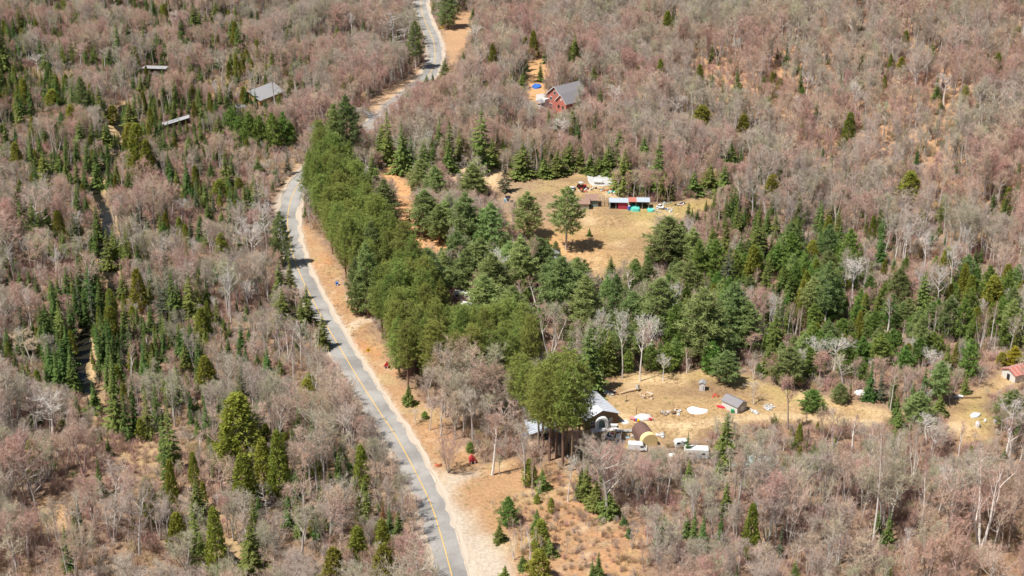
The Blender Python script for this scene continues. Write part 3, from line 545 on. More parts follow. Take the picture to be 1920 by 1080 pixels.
(640,720): """f90,320,400,50 c120,340,540,90 s130,540,620,60 s140,610,725,80 f275,680,810,50 f325,715,865,70 c95,800,950,110 c240,760,1000,110 c240,900,1110,120 x235,655,760,32 s380,0,115,60 y725,330,385,50 y470,160,195,45 s1380,450,660,90 s1500,590,745,110 s1430,540,710,90 s1130,470,595,60 c1060,420,570,80 c1100,620,670,40 c1180,640,725,40 y940,650,790,120 s890,780,885,55 s1100,700,830,60 c1120,760,940,100 s1170,860,970,60 s1020,960,1040,60 c1110,930,1100,120 s920,1020,1110,80 f1445,945,1100,60 f1410,980,1100,30 f1615,800,860,35 f1590,730,795,38 s1350,470,640,70
K600,250,500,170 B850,160,512,140 n1030,200,580,150 n560,50,290,170 n640,60,310,150 n740,40,335,170 n830,50,300,150 n500,80,260,130 n690,30,270,150 n930,120,330,170 O1490,330,755,260 a1275,430,665,90 n1070,420,600,60 b970,760,990,80 b1015,760,950,80 b1060,780,1010,80 b1120,800,960,80 n1700,400,700,190 n1830,420,680,180 n420,150,230,100 n1610,430,640,170 n1380,330,560,180 n890,400,510,80""",
(1280,720): """s235,160,375,115 f25,265,380,35 c650,220,330,45 c655,350,410,35 y725,40,150,160 w880,0,105,170 w1320,50,185,170 s1210,125,245,60 s1440,60,180,90 w1840,40,195,170 s1900,100,210,100 s570,430,490,45 s240,540,690,70 f110,730,895,60 f60,700,865,50 f20,730,845,60 f210,730,860,45 c375,670,925,90 f400,770,885,45 h545,750,925,45 f1090,710,835,50 f1150,705,865,55 f1115,820,920,40 f300,1000,1100,35 s625,985,1100,60 c1150,1030,1110,50 c1325,1040,1110,50 f1800,360,430,35 s200,430,500,50 s30,420,560,60
B1068,220,905,110 b1290,190,570,60 b845,200,390,60 b950,180,400,110 b1345,440,765,80 B1670,400,965,270 b1550,220,430,80 b850,540,720,50 n590,-30,255,150 n400,0,115,110 b1100,220,400,90 b1830,200,440,130 b1890,300,460,80 b690,620,760,50 b560,280,400,70 a1820,120,330,150 n800,140,330,160 n330,… b1185,560,700,40 n1400,230,420,190 a1370,190,300,180""".replace('n330,… ', ''),
}
KEY = {'f': ('fir_tree', 'fir'), 's': ('spruce_tree', 'spruce'), 'h': ('spruce_tree', 'gspruce'), 'c': ('cedar_tree', 'cedar'), 'C': ('cedar_tree', 'cedar'),
 'w': ('white_pine', 'wpine'), 'd': ('white_pine', 'wpine'), 'p': ('white_pine', 'fieldpine'), 'r': ('red_pine', 'rpine'), 'y': ('young_pine', 'ypine'), 'L': ('larch_tree', 'larch'), 'x': ('dead_fir', 'rust'),
 'b': ('birch_tree', 'birch'), 'B': ('birch_tree', 'birch'), 'a': ('aspen_tree', 'aspen'), 'S': ('dead_snag', 'snag'), 'O': ('old_bare_tree', 'oldtree'), 'n': ('bare_tree', 'bare'), 'K': ('bare_shrub_tree', 'clump')}
TREES = []      # dict: kind name, proto, loc, sx, sz, rz, px, py, h, tint
def add_tree(kk, P, h, w, rz=None, tint=None, pidx=None):
    name, pk = KEY[kk]
    if pk == 'bare': pk = 'bare_'+(tint or random.choice(('grey', 'red', 'tan', 'olive')))
    L = PROTO[pk]; p = L[(pidx if pidx is not None else random.randrange(len(L))) % len(L)]
    sz = h/p['H']; sx = min(max(w/p['W'], sz*0.5), sz*2.0)
    px, py = to_px(P.x, P.y, P.z)
    TREES.append(dict(n=name, k=kk, pk=pk, p=p, loc=P.copy(), sx=sx, sz=sz, rz=random.random()*6.283 if rz is None else rz, px=px, py=py, h=h, w=w, rank=h*ppm(P)))
VISR = []
for (ox, oy), txt in TILES.items():
    for tok in txt.split():
        kk = tok[0]; v = [float(q) for q in tok[1:].split(',') if q]
        x, top, bot = v[:3]; X0, T0, B0 = ox+x/3, oy+top/3, oy+bot/3; sh = 0
        q = np.array([flat(X0, B0)])
        if kk in 'fshcCyLwda' and not any(poly_sd(q[:, 0], q[:, 1], POLY[z])[0] < (9 if z == 'field' else 2.5) for z in CLEAR):
            sh = min(max(0.32*(B0-T0), 7), 24)
            if (440 < X0 < 545 and 150 < B0 < 225) or (1005 < X0 < 1115 and 150 < B0 < 225): sh = 2
        P = at(X0, B0+sh); h = max(2.0, height_for(P, T0))
        w = (v[3]/3/ppm(P)) if len(v) > 3 else h*0.32
        nb = (440 < X0 < 545 and 150 < B0 < 225) or (1005 < X0 < 1115 and 150 < B0 < 225)
        w *= 0.9 if nb else 1.4 if kk in 'fs' else ((1.1 if (X0 < 900 and B0 < 520) or kk == 'd' else 1.28) if kk in 'wpd' else 1.15)
        WPX = w*ppm(P); VISR.append((X0-WPX/2, T0, X0+WPX/2, B0, B0+sh, kk))
        if kk in 'nOa': w *= 1.05
        TREES_n = len(TREES)
        pi = None
        if kk == 'B': pi = {1175: 3, 850: 0, 1068: 1, 1670: 4}.get(int(x), 2)
        add_tree(kk, P, h, w, pidx=pi)
# the row of tall red pines: trunks in staggered rows inside the planted strip
RP = [flat(*p) for p in [(578,388),(598,440),(640,512),(690,622),(770,742),(860,752),(985,762),(1005,735),(960,680),(880,635),(800,575),(742,505),(695,430),(655,362),(622,335),(588,338)]]
rp = np.array(RP); cand = []
for i in range(60):
    for j in range(40):
        x = rp[:, 0].min()+i*5.0+(j % 2)*2.5+random.uniform(-1, 1); y = rp[:, 1].min()+j*5.3+random.uniform(-1, 1); cand.append((x, y))
cand = np.array(cand); ins = poly_sd(cand[:, 0], cand[:, 1], RP) < 0
for px, py, top in ((974,792,672),(990,806,690)): P = at(px, py); add_tree('r', P, height_for(P, top), 8.0, pidx=0)
wb = CREEK[(CREEK[:, 1] < flat(190, 540)[1]) & (CREEK[:, 1] > flat(150, 735)[1])]
for q in wb[::3]:
    for o_ in (4.0, 9.0):
        x = q[0]-o_+random.uniform(-1.6, 1.6); y = q[1]+random.uniform(-2, 2); P = Vector((x, y, hz(x, y))); add_tree(random.choice('ffs'), P, random.uniform(11, 17), random.uniform(3.6, 5.4))
dk = [t['loc'] for t in TREES if t['k'] == 'd' and t['px'] > 655]
for x, y in cand[ins]:
    P = Vector((x, y, hz(x, y)))
    a_, b_ = to_px(x, y, P.z)
    lim = None
    if abs(a_-868) < 40 and b_ > 570: lim = (b_-578)/(0.92*ppm(P))        # a camper shows over the pines here
    if lim is not None and lim < 9: continue
    if any(abs(x-q.x) < 4.2 and -9 < y-q.y < 4 for q in dk): continue
    hr_ = random.uniform(15.5, 23.5); add_tree('r', P, min(hr_, lim) if lim else hr_, random.uniform(6.2, 9.4), pidx=random.choice((0, 1, 1, 2, 3, 3)))
for px, py, top in ((1018,852,692),(1030,864,700),(1043,858,676),(1055,874,690),(1072,882,705),(1086,842,690),(1062,850,665),(1010,840,700),(1036,838,672)):
    P = at(px, py); add_tree('r', P, height_for(P, top), 8.8, pidx=(0, 1, 4, 0, 1)[px % 5])

# ------------------------------------------------------------------ filling in the woods
ZR = np.zeros((300, 480)) - 1                      # quarter-size map of the photograph: base row of what is seen there
def zr_box(x0, y0, x1, y1, row):
    a, b, c, d = max(int(x0/4), 0), max(int(y0/4), 0), min(int(x1/4)+1, 480), min(int(y1/4)+1, 300)
    if c > a and d > b: ZR[b:d, a:c] = np.maximum(ZR[b:d, a:c], row)
gyy, gxx = np.mgrid[0:300, 0:480]; gxf, gyf = gxx.ravel()*4+2.0, gyy.ravel()*4+2.0
for nme in CLEAR:
    if nme in ('wet', 'gap1', 'gap2', 'scar', 'upclear', 'upclear2', 'topfield', 'bendl'): continue
    i_ = poly_sd(gxf, gyf, POLY_PX[nme]) < -1; ZR.ravel()[i_] = np.maximum(ZR.ravel()[i_], gyf[i_]+3)
rpx = np.array([to_px(p[0], p[1], hz(p[0], p[1])) for p in ROAD]); seg = (rpx[:, 1] < 150) | ((rpx[:, 1] > 205) & (rpx[:, 1] < 245)) | (rpx[:, 1] > 352)
for (x, y), k in zip(rpx, seg):
    if k:
        hw_ = 3.4*ppm(Vector((*ROAD[0], 0))) if False else 3.3*(3.6+0.00467*y); zr_box(x-hw_*0.6, y-2, x+hw_*1.1, y+2, y+4)
for x0, y0, x1, y1, row, kk in VISR:
    f_ = 0.7 if kk in 'bBanSO' else 0.85; c_ = (x0+x1)/2; zr_box(c_-(c_-x0)*f_, y0, c_+(x1-c_)*f_, y1-0.12*(y1-y0), row)
for x0, y0, x1, y1 in ((446,152,537,202),(1010,150,1064,209),(308,222,362,246),(268,122,318,142),(1185,768,1240,845),(1135,800,1215,845),(985,765,1040,828),(1262,822,1330,840),(1885,680,1920,712),(850,543,890,580),(985,440,1045,480),(1360,735,1405,772),(995,156,1018,190),(1070,325,1290,400),(1585,730,1632,745),(464,112,476,122),(514,100,526,112),(545,295,560,303)):
    zr_box(x0, y0, x1, y1, y1)
def fit_height(P, h, w):
    """the tallest tree at P up to h that leaves what the photograph shows behind it in view"""
    px, py = to_px(P.x, P.y, P.z); s = ppm(P); hw = max(1, int(w*s*0.40/4)); c = int(px/4)
    if c < 0 or c >= 480: return h
    a, b = max(c-hw, 0), min(c+hw+1, 480); k = s*0.92
    while h > 1.5:
        r0 = max(int((py-h*k)/4), 0); r1 = min(max(int((py-h*k*0.25)/4), r0+1), 300)
        if r0 >= 300: return h
        z = ZR[r0:r1, a:b]
        if z.size == 0 or ((z >= 0) & (z < py)).mean() < 0.12: return h
        h *= 0.85
    return 0
GROVE_PX = [(715,480),(790,470),(850,475),(960,460),(1050,500),(1110,560),(1180,530),(1300,480),(1310,560),(1400,640),(1450,705),(1330,700),(1250,690),(1130,700),(1010,700),(950,640),(860,590),(770,520)]
GROVE = [flat(*p) for p in GROVE_PX]
def inside_any(x, y, grow=0.0):
    r = np.zeros(x.shape, bool)
    for nme in CLEAR:
        r |= poly_sd(x, y, POLY[nme]) < grow
    return r
st = 3.65; ax = np.arange(-330, 340, st); ay = np.arange(262, 930, st)
cx, cy = np.meshgrid(ax, ay); rs0 = np.random.RandomState(5)
cx = cx.ravel()+rs0.uniform(-1.9, 1.9, cx.size); cy = cy.ravel()+rs0.uniform(-1.9, 1.9, cy.size)
vis = np.abs(cx) < (cy*0.93+90)*0.345+14; cx, cy = cx[vis], cy[vis]
keep = ~inside_any(cx, cy, -0.6) & ~(((poly_sd(cx, cy, POLY['upclear']) < 0) | (poly_sd(cx, cy, POLY['upclear2']) < 0) | (poly_sd(cx, cy, POLY['topfield']) < 0)) & (rs0.rand(len(cx)) < 0.6)) & (pdist(cx, cy, ROAD) > 5.6) & (pdist(cx, cy, CREEK) > 2.2) & (poly_sd(cx, cy, RP) > 1.5)
side = spline([flat(*p) for p in [(706,226),(690,214),(672,208),(655,206)]], 2); keep &= pdist(cx, cy, side) > 4
keep &= ~((fbm(cx, cy, 22, 77) > 0.72) | (rs0.rand(len(cx)) < 0.10) | ((cx > 60) & (cy > 480) & (rs0.rand(len(cx)) < 0.20)))
# keep the view to the houses and yards open
KEEPOUT = [(490,188,9),(1062,200,11),(1040,198,7),(335,240,7),(285,140,6),(1300,838,7),(1400,872,5),(1195,845,8),(1120,820,9),(1905,712,10),(1000,820,11),(860,575,6),(1010,470,8),(1385,775,8),(690,600,4)]
for px, py, r_ in KEEPOUT:
    q = flat(px, py); keep &= ~((np.hypot(cx-q[0], (cy-q[1])) < r_))
tx = np.array([t['loc'].x for t in TREES]); ty = np.array([t['loc'].y for t in TREES]); tw_ = np.array([t['w'] for t in TREES])
ok = keep.copy()
for i in np.nonzero(keep)[0]:
    if np.any(np.hypot(tx-cx[i], ty-cy[i]) < np.minimum(tw_*0.33, 2.6)): ok[i] = False
cx, cy = cx[ok], cy[ok]
tn = fbm(cx, cy, 34, 200); tn2 = fbm(cx, cy, 30, 300); gcl = fbm(cx, cy, 24, 900, 3); sz_ = fbm(cx, cy, 45, 400)
GREEN = [(1480,620,200,0.42),(1660,650,200,0.40),(1850,620,130,0.22),(1300,520,120,0.35),(80,250,170,0.40),(40,90,110,0.45),(120,600,130,0.50),(180,720,80,0.35),(300,560,190,0.42),(240,360,160,0.40),(430,960,170,0.36),(330,860,110,0.30),(640,960,80,0.25),(480,230,90,0.3),(400,330,140,0.36),(470,560,100,0.30),(230,480,120,0.2),(950,300,260,0.22),(1500,480,150,0.22),(250,10,260,0.28),(560,40,140,0.12),(1380,150,220,0.07),(1250,620,120,0.4),(1000,600,120,0.4),(600,600,90,0.2)]
STUFF = {}
for i in range(len(cx)):
    x, y = cx[i], cy[i]; P = Vector((x, y, hz(x, y))); px, py = to_px(x, y, P.z)
    if not (-60 < px < 1980 and -30 < py < 1210): continue
    if poly_sd(np.array([x]), np.array([y]), GROVE)[0] < 0 and random.random() < 0.72:
        if random.random() < 0.42: continue
        hh = fit_height(P, random.uniform(11, 17), 7)
        if hh > 5: add_tree(random.choice('wwwwwwwwsyyabn'), P, hh, hh*random.uniform(0.42, 0.55))
        continue
    g = 0.018
    for gx_, gy_, gr, gp in GREEN: g += gp*math.exp(-((px-gx_)**2+((py-gy_)*1.2)**2)/(gr*gr))
    cl_ = gcl[i]; g = min(g, 0.75)*(0.25 if cl_ < 0.45 else (1.0 if cl_ < 0.52 else 2.2))
    u = random.random(); right_mid = 1250 < px < 1920 and 480 < py < 720
    if u < g:
        kk = random.choice('fffsssch' if not right_mid and not (950 < px < 1350 and 480 < py < 700) else 'sycyyw'); h0_ = random.uniform(5, 13)*random.uniform(0.8, 1.15) if kk != 'w' else random.uniform(9, 15); hh = fit_height(P, h0_, 3)
        if px < 700: hh = max(hh, 0.6*h0_)
        if hh < 2.5: continue
        add_tree(kk, P, hh, hh*random.uniform(0.28, 0.4)*(1.7 if kk in 'yw' else 1)); continue
    bw = 0.02+(0.22 if right_mid else 0)+(0.06 if px < 700 and 300 < py < 760 else 0)+(0.05 if py > 780 and px > 1500 else 0)
    if u < g+bw:
        hh = fit_height(P, random.uniform(9, 14), 4)
        if hh < 4: continue
        add_tree('b' if random.random() < 0.6 else 'a', P, hh, hh*0.4); continue
    if tn[i] > 0.57: t = 'red' if random.random() < 0.65 else 'tan'
    elif tn2[i] > 0.57: t = 'olive' if random.random() < 0.5 else 'grey'
    else: t = random.choice(('grey', 'grey', 'tan', 'grey', 'olive', 'tan', 'red'))
    hh = (10.2+9.0*sz_[i])*random.uniform(0.72, 1.22)
    if poly_sd(np.array([x]), np.array([y]), POLY['wet'])[0] < 8: hh *= 0.45
    if pdist(np.array([x]), np.array([y]), ROAD)[0] < 9: hh *= 0.6
    hh = fit_height(P, hh, hh*0.6)
    if hh < 2.2: hh = random.uniform(2.0, 3.2)
    add_tree('n', P, hh, max(hh*random.uniform(0.45, 0.72), 2.5), tint=t)

for px, py, hh in ((1105,925,6),(1130,960,5),(1150,935,7),(1172,985,6),(1185,1030,7),(1120,1010,4.5),(1098,985,4),(1160,1055,6),(1075,940,5),(1045,985,4.5),(1062,1040,5),(1195,960,8),(1140,900,8),(1205,1065,7),(925,960,3),(1012,930,4),(1030,905,5),(1090,1065,4)):
    add_tree('n', at(px, py), hh, hh*0.55, tint=random.choice(('grey', 'red', 'tan')))
# the trees of each kind that show largest stand singly, the rest of that kind is one mass
LAND = [('the grey-roofed log house',490,180),('the red brick house',1060,190),('the long open sheds',1180,385),('the white-roofed barn',1115,775),('the white van',1195,835),('the dark-roofed garden shed',1385,760),
 ('the rusty-roofed shed',1905,700),('the sandy creek bend',200,520),('the yellow creek bank',160,700),('the bend beside the pines',560,380),('the gravel roadside lot',900,980),('the upper road curve',812,100),
 ('the lone pine in the field',1062,460),('the tilted metal roof',335,235),('the upper clearing shed',285,135),('the red doghouse',887,863),('the snow patch',1305,770),('the grey outhouse',1316,725),
 ('the pale boulders',1840,795),('the blue roadside bin',632,530),('the lower yellow sign',690,655),('the upper sandy bank',225,245),('the brown wetland',260,870),('the giant olive cedar',455,850),
 ('the wide white birch',1835,1040),('the round hillside cedar',1700,370),('the paired lower-slope firs',1660,990),('the sandy driveway',745,330),('the pine-hidden white camper',865,565),
 ('the bare hillside scar',1555,15),('the bottom left photo corner',0,1080),('the bottom right photo corner',1920,1080),('the top left photo corner',0,0),('the top right photo corner',1920,0),
 ('the bottom road end',845,1080),('the crumpled blue tarp',1005,162),('the upper yellow sign',829,55),('the middle right edge',1920,400),('the middle left edge',0,450),('the long white trailer',1300,842),('the pole ending the pine row',681,272),('the small crimson hut',724,691),('the shaded garage roof',1020,826),('the leafless clump by the lot',838,885)]
ORD = ['', 'second ', 'third ', 'fourth ', 'fifth ', 'sixth ', 'seventh ', 'eighth ', 'ninth ', 'tenth ', 'eleventh ', 'twelfth ', 'thirteenth ', 'fourteenth ', 'fifteenth ', 'sixteenth ']
NOUN = {'fir': 'dark green fir', 'spruce': 'ragged green spruce', 'gspruce': 'thinning grey-green spruce', 'cedar': 'olive green cedar', 'wpine': 'soft blue-green pine', 'fieldpine': 'bare-trunked open pine', 'rpine': 'yellowish green pine',
 'ypine': 'bushy young pine', 'larch': 'golden yellow small conifer', 'rust': 'rust brown dead fir', 'bare_grey': 'grey leafless tree', 'bare_red': 'reddish leafless tree', 'bare_tan': 'tan leafless tree', 'bare_olive': 'olive grey leafless tree',
 'aspen': 'pale grey leafless aspen', 'birch': 'white-barked leafless birch', 'snag': 'bleached dead tree', 'oldtree': 'old leafless tree', 'clump': 'many-stemmed leafless tree'}
def in_view(t): return -25 < t['px'] < 1945 and -5 < t['py'] < 1080+t['h']*5.5
byname = {}
for t in TREES: byname.setdefault(t['n'], []).append(t)
SINGLE = []; MASS = {}
for n_, L in byname.items():
    L.sort(key=lambda t: -(t['rank']+(1000 if t['k'] in 'OBSK' else 0)) if in_view(t) else 1e6)
    SINGLE += [t for t in L[:290] if in_view(t)]; rest = [t for t in L[:290] if not in_view(t)]+L[290:]
    if rest: MASS[n_] = rest
cls = {}
for t in TREES:
    t['size'] = 'tall ' if t['h'] > 15 else ('short ' if t['h'] < 8 else '')
    if t['pk'] in ('snag', 'larch', 'rust', 'clump'): t['size'] = ''
    if t['pk'] not in ('snag', 'larch', 'rust', 'clump'): t['size'] += 'slender ' if t['w']/t['h'] < 0.30 else ('broad ' if t['w']/t['h'] > 0.48 else '')
    cls.setdefault((t['size'], t['pk']), []).append(t)
for (sz, pk), L in cls.items():
    PX = np.array([[t['px'], t['py']] for t in L]); best = [(999, None)]*len(L); pref = []
    for nm, lx, ly in LAND:
        o = np.argsort(np.hypot(PX[:, 0]-lx, PX[:, 1]-ly))
        for r_, i in enumerate(o[:16]):
            if r_ < best[i][0]: best[i] = (r_, nm)
    for i, t in enumerate(L): t['lab'] = best[i]
def region(px, py):
    if px > 1250 and py < 460: return 'on the upper right hillside'
    if px > 1180 and py > 840: return 'on the slope below the yards'
    if px > 1180: return 'in the woods above the yards'
    if px > 720 and py < 300: return 'in the woods round the brick house'
    if px > 650: return 'in the grove beside the fields'
    if py < 300: return 'in the woods round the log house'
    if px < 220: return 'beyond the creek'
    return 'between creek and paved road' if py < 780 else 'below the wetland left of the road'
def lmat(t):
    return t['loc'], t['rz'], (t['sx'], t['sx'], t['sz'])
for t in SINGLE:
    o = link(t['n'], None, None, *lmat(t)[:2]); o.scale = lmat(t)[2]; o.empty_display_size = 0.5
    a = link('trunk', t['p']['trunk'], o); c = link('crown', t['p']['crown'], o)
    r_, nm = t['lab']; noun = t['size']+NOUN[t['pk']]
    if r_ < 16: lab = '%s, %sclosest to %s' % (noun, ORD[r_], nm); g = {'fir_tree': 'dark firs scattered through the woods', 'bare_tree': 'leafless trees of the woods'}.get(t['n'], t['n'].replace('_', ' ')+'s of the valley')
    else: rg = region(t['px'], t['py']); lab = '%s among many alike %s' % (noun, rg); g = lab
    tag(o, lab, 'tree', g)

def scatter(name, protos, pts, kind='stuff'):
    """pts: (x, y, z, rz, sx, sz, index)"""
    lib = bpy.data.collections.new(name+'_library')
    for i, me in enumerate(protos):
        q = bpy.data.objects.new('%s_%02d' % (name, i), me); lib.objects.link(q)
    A = np.array(pts, float); me = bpy.data.meshes.new(name); me.vertices.add(len(A)); me.vertices.foreach_set('co', A[:, :3].ravel())
    for nm, typ, c in (('rz', 'FLOAT', A[:, 3]), ('sx', 'FLOAT', A[:, 4]), ('sz', 'FLOAT', A[:, 5]), ('idx', 'INT', A[:, 6].astype(int))):
        me.attributes.new(nm, typ, 'POINT').data.foreach_set('value', c)
    o = link(name, me); ng = bpy.data.node_groups.new(name, 'GeometryNodeTree')
    ng.interface.new_socket('Geometry', in_out='INPUT', socket_type='NodeSocketGeometry'); ng.interface.new_socket('Geometry', in_out='OUTPUT', socket_type='NodeSocketGeometry')
    N = ng.nodes; gi = N.new('NodeGroupInput'); go = N.new('NodeGroupOutput'); ci = N.new('GeometryNodeCollectionInfo')
    ci.inputs['Collection'].default_value = lib; ci.inputs['Separate Children'].default_value = True; ci.inputs['Reset Children'].default_value = True
    ip = N.new('GeometryNodeInstanceOnPoints'); ip.inputs['Pick Instance'].default_value = True
    def attr(nm, typ):
        q = N.new('GeometryNodeInputNamedAttribute'); q.data_type = typ; q.inputs['Name'].default_value = nm
        return [s for s in q.outputs if s.enabled and s.name == 'Attribute'][0]
    cr = N.new('ShaderNodeCombineXYZ'); cs = N.new('ShaderNodeCombineXYZ'); Lk = ng.links.new
    Lk(attr('rz', 'FLOAT'), cr.inputs[2]); sx = attr('sx', 'FLOAT'); Lk(sx, cs.inputs[0]); Lk(sx, cs.inputs[1]); Lk(attr('sz', 'FLOAT'), cs.inputs[2])
    m2p = N.new('GeometryNodeMeshToPoints'); Lk(gi.outputs[0], m2p.inputs[0]); Lk(m2p.outputs[0], ip.inputs['Points']); Lk(ci.outputs[0], ip.inputs['Instance'])
    Lk(attr('idx', 'INT'), ip.inputs['Instance Index']); Lk(cr.outputs[0], ip.inputs['Rotation']); Lk(cs.outputs[0], ip.inputs['Scale']); Lk(ip.outputs[0], go.inputs[0])
    md = o.modifiers.new('scatter', 'NODES'); md.node_group = ng; o['kind'] = kind; return o
MASSN = {'bare_tree': 'leafless_woods', 'fir_tree': 'fir_woods', 'spruce_tree': 'spruce_woods', 'birch_tree': 'birch_woods', 'aspen_tree': 'aspen_woods', 'cedar_tree': 'cedar_woods'}
for n_, L in MASS.items():
    ms = []; pts = []; ind = {}
    for t in L:
        me = t['p']['joined']
        if me.name not in ind: ind[me.name] = len(ms); ms.append(me)
        pts.append((*t['loc'], t['rz'], t['sx'], t['sz'], ind[me.name]))
    scatter(MASSN.get(n_, n_+'_woods'), ms, pts)
# low twiggy undergrowth
um = [mat('undergrowth_grey', (0.50, 0.42, 0.35), island=0.25, obj=0.2), mat('undergrowth_red', (0.48, 0.32, 0.26), island=0.25, obj=0.2), mat('undergrowth_tan', (0.50, 0.36, 0.22), island=0.25, obj=0.2), mat('undergrowth_green', (0.14, 0.19, 0.06), island=0.25, obj=0.2)]
us = []
for k, mm in enumerate(um):
    for q in range(2):
        V, Fc = shrub_geo(300+q+k*2); us.append(to_mesh('shrub', [(V, Fc, 0)], [mm]))
st = 2.45; ax = np.arange(-330, 340, st); ay = np.arange(262, 900, st); ux, uy = np.meshgrid(ax, ay); rs0 = np.random.RandomState(8)
ux = ux.ravel()+rs0.uniform(-1.2, 1.2, ux.size); uy = uy.ravel()+rs0.uniform(-1.2, 1.2, uy.size); v = np.abs(ux) < (uy*0.93+90)*0.345+8; ux, uy = ux[v], uy[v]
inw = poly_sd(ux, uy, POLY['wet']) < 8
kp = (~inside_any(ux, uy, 1.0) | (inw & (rs0.rand(len(ux)) < 0.95))) & (pdist(ux, uy, ROAD) > 5.2) & ((pdist(ux, uy, CREEK) > 2.6) | ((uy < flat(160, 745)[1]) & (uy > flat(400, 1000)[1]))); ux, uy = ux[kp], uy[kp]
tn = fbm(ux, uy, 26, 200); pts = []
for x, y, t in zip(ux, uy, tn):
    r_ = random.random(); k = 3 if r_ < 0.03 else (1 if t > 0.54 else random.choice((0, 0, 2)))
    s = random.uniform(0.8, 2.1); pts.append((x, y, hz(x, y)-0.03, random.random()*6.28, s, s*random.uniform(0.7, 1.2), k*2+random.randrange(2)))
sx_ = rs0.uniform(0, 95, 2600); sy_ = rs0.uniform(262, 350, 2600); q1 = poly_sd(sx_, sy_, POLY['verge']); q2 = poly_sd(sx_, sy_, POLY['lot'])
pxs_ = np.array([to_px(a, b, hz(a, b)) for a, b in zip(sx_, sy_)])
for x, y, d1, d2, pq in zip(sx_, sy_, q1, q2, pxs_):
    if d1 < 0 and d2 > 2 and (pq[0] > 1040 or (pq[0] > 950 and pq[1] > 930)) and random.random() < 0.85: s = random.uniform(0.35, 1.2); pts.append((x, y, hz(x, y), random.random()*6.28, s, s, random.choice((0, 2, 4, 5, 4))))
scatter('undergrowth', us, pts)
def grass_geo(seed, n=26):
    rs = np.random.RandomState(seed); P0 = rs.normal(size=(n, 3))*np.array([0.28, 0.28, 0]); d = rs.normal(size=(n, 3))*0.45+np.array([0, 0, 0.8])
    return ribbons(P0, P0+d*0.32, np.full(n, 0.07), rs)
gms = [mat('dry_grass_straw', (0.58, 0.44, 0.22), island=0.3, obj=0.25), mat('dry_grass_brown', (0.38, 0.26, 0.14), island=0.3, obj=0.25), mat('spring_grass_olive', (0.34, 0.33, 0.12), island=0.3, obj=0.2)]
gs = []
for k, mm in enumerate(gms):
    for q in range(2): V, Fc = grass_geo(400+k*2+q); gs.append(to_mesh('tuft', [(V, Fc, 0)], [mm]))
st = 1.15; ax = np.arange(-60, 260, st); ay = np.arange(262, 620, st); ux, uy = np.meshgrid(ax, ay); ux = ux.ravel()+rs0.uniform(-0.6, 0.6, ux.size); uy = uy.ravel()+rs0.uniform(-0.6, 0.6, uy.size)
ing = np.zeros(ux.shape, bool)
for nm_ in ('field', 'yard', 'yard2', 'verge', 'drive'): ing |= poly_sd(ux, uy, POLY[nm_]) < 0.5
gn = fbm(ux, uy, 9, 55); kp = ing & (poly_sd(ux, uy, POLY['lot']) > 0.5) & (pdist(ux, uy, ROAD) > 5) & (rs0.rand(len(ux)) < np.clip((gn-0.38)*4, 0.05, 0.9)); pts = []
for x, y, g_ in zip(ux[kp], uy[kp], gn[kp]):
    s = random.uniform(0.5, 1.5); k = 1 if g_ > 0.56 else (2 if random.random() < 0.15 else 0); pts.append((x, y, hz(x, y), random.random()*6.28, s, s*random.uniform(0.5, 1.1), k*2+random.randrange(2)))
scatter('dry_grass', gs, pts)
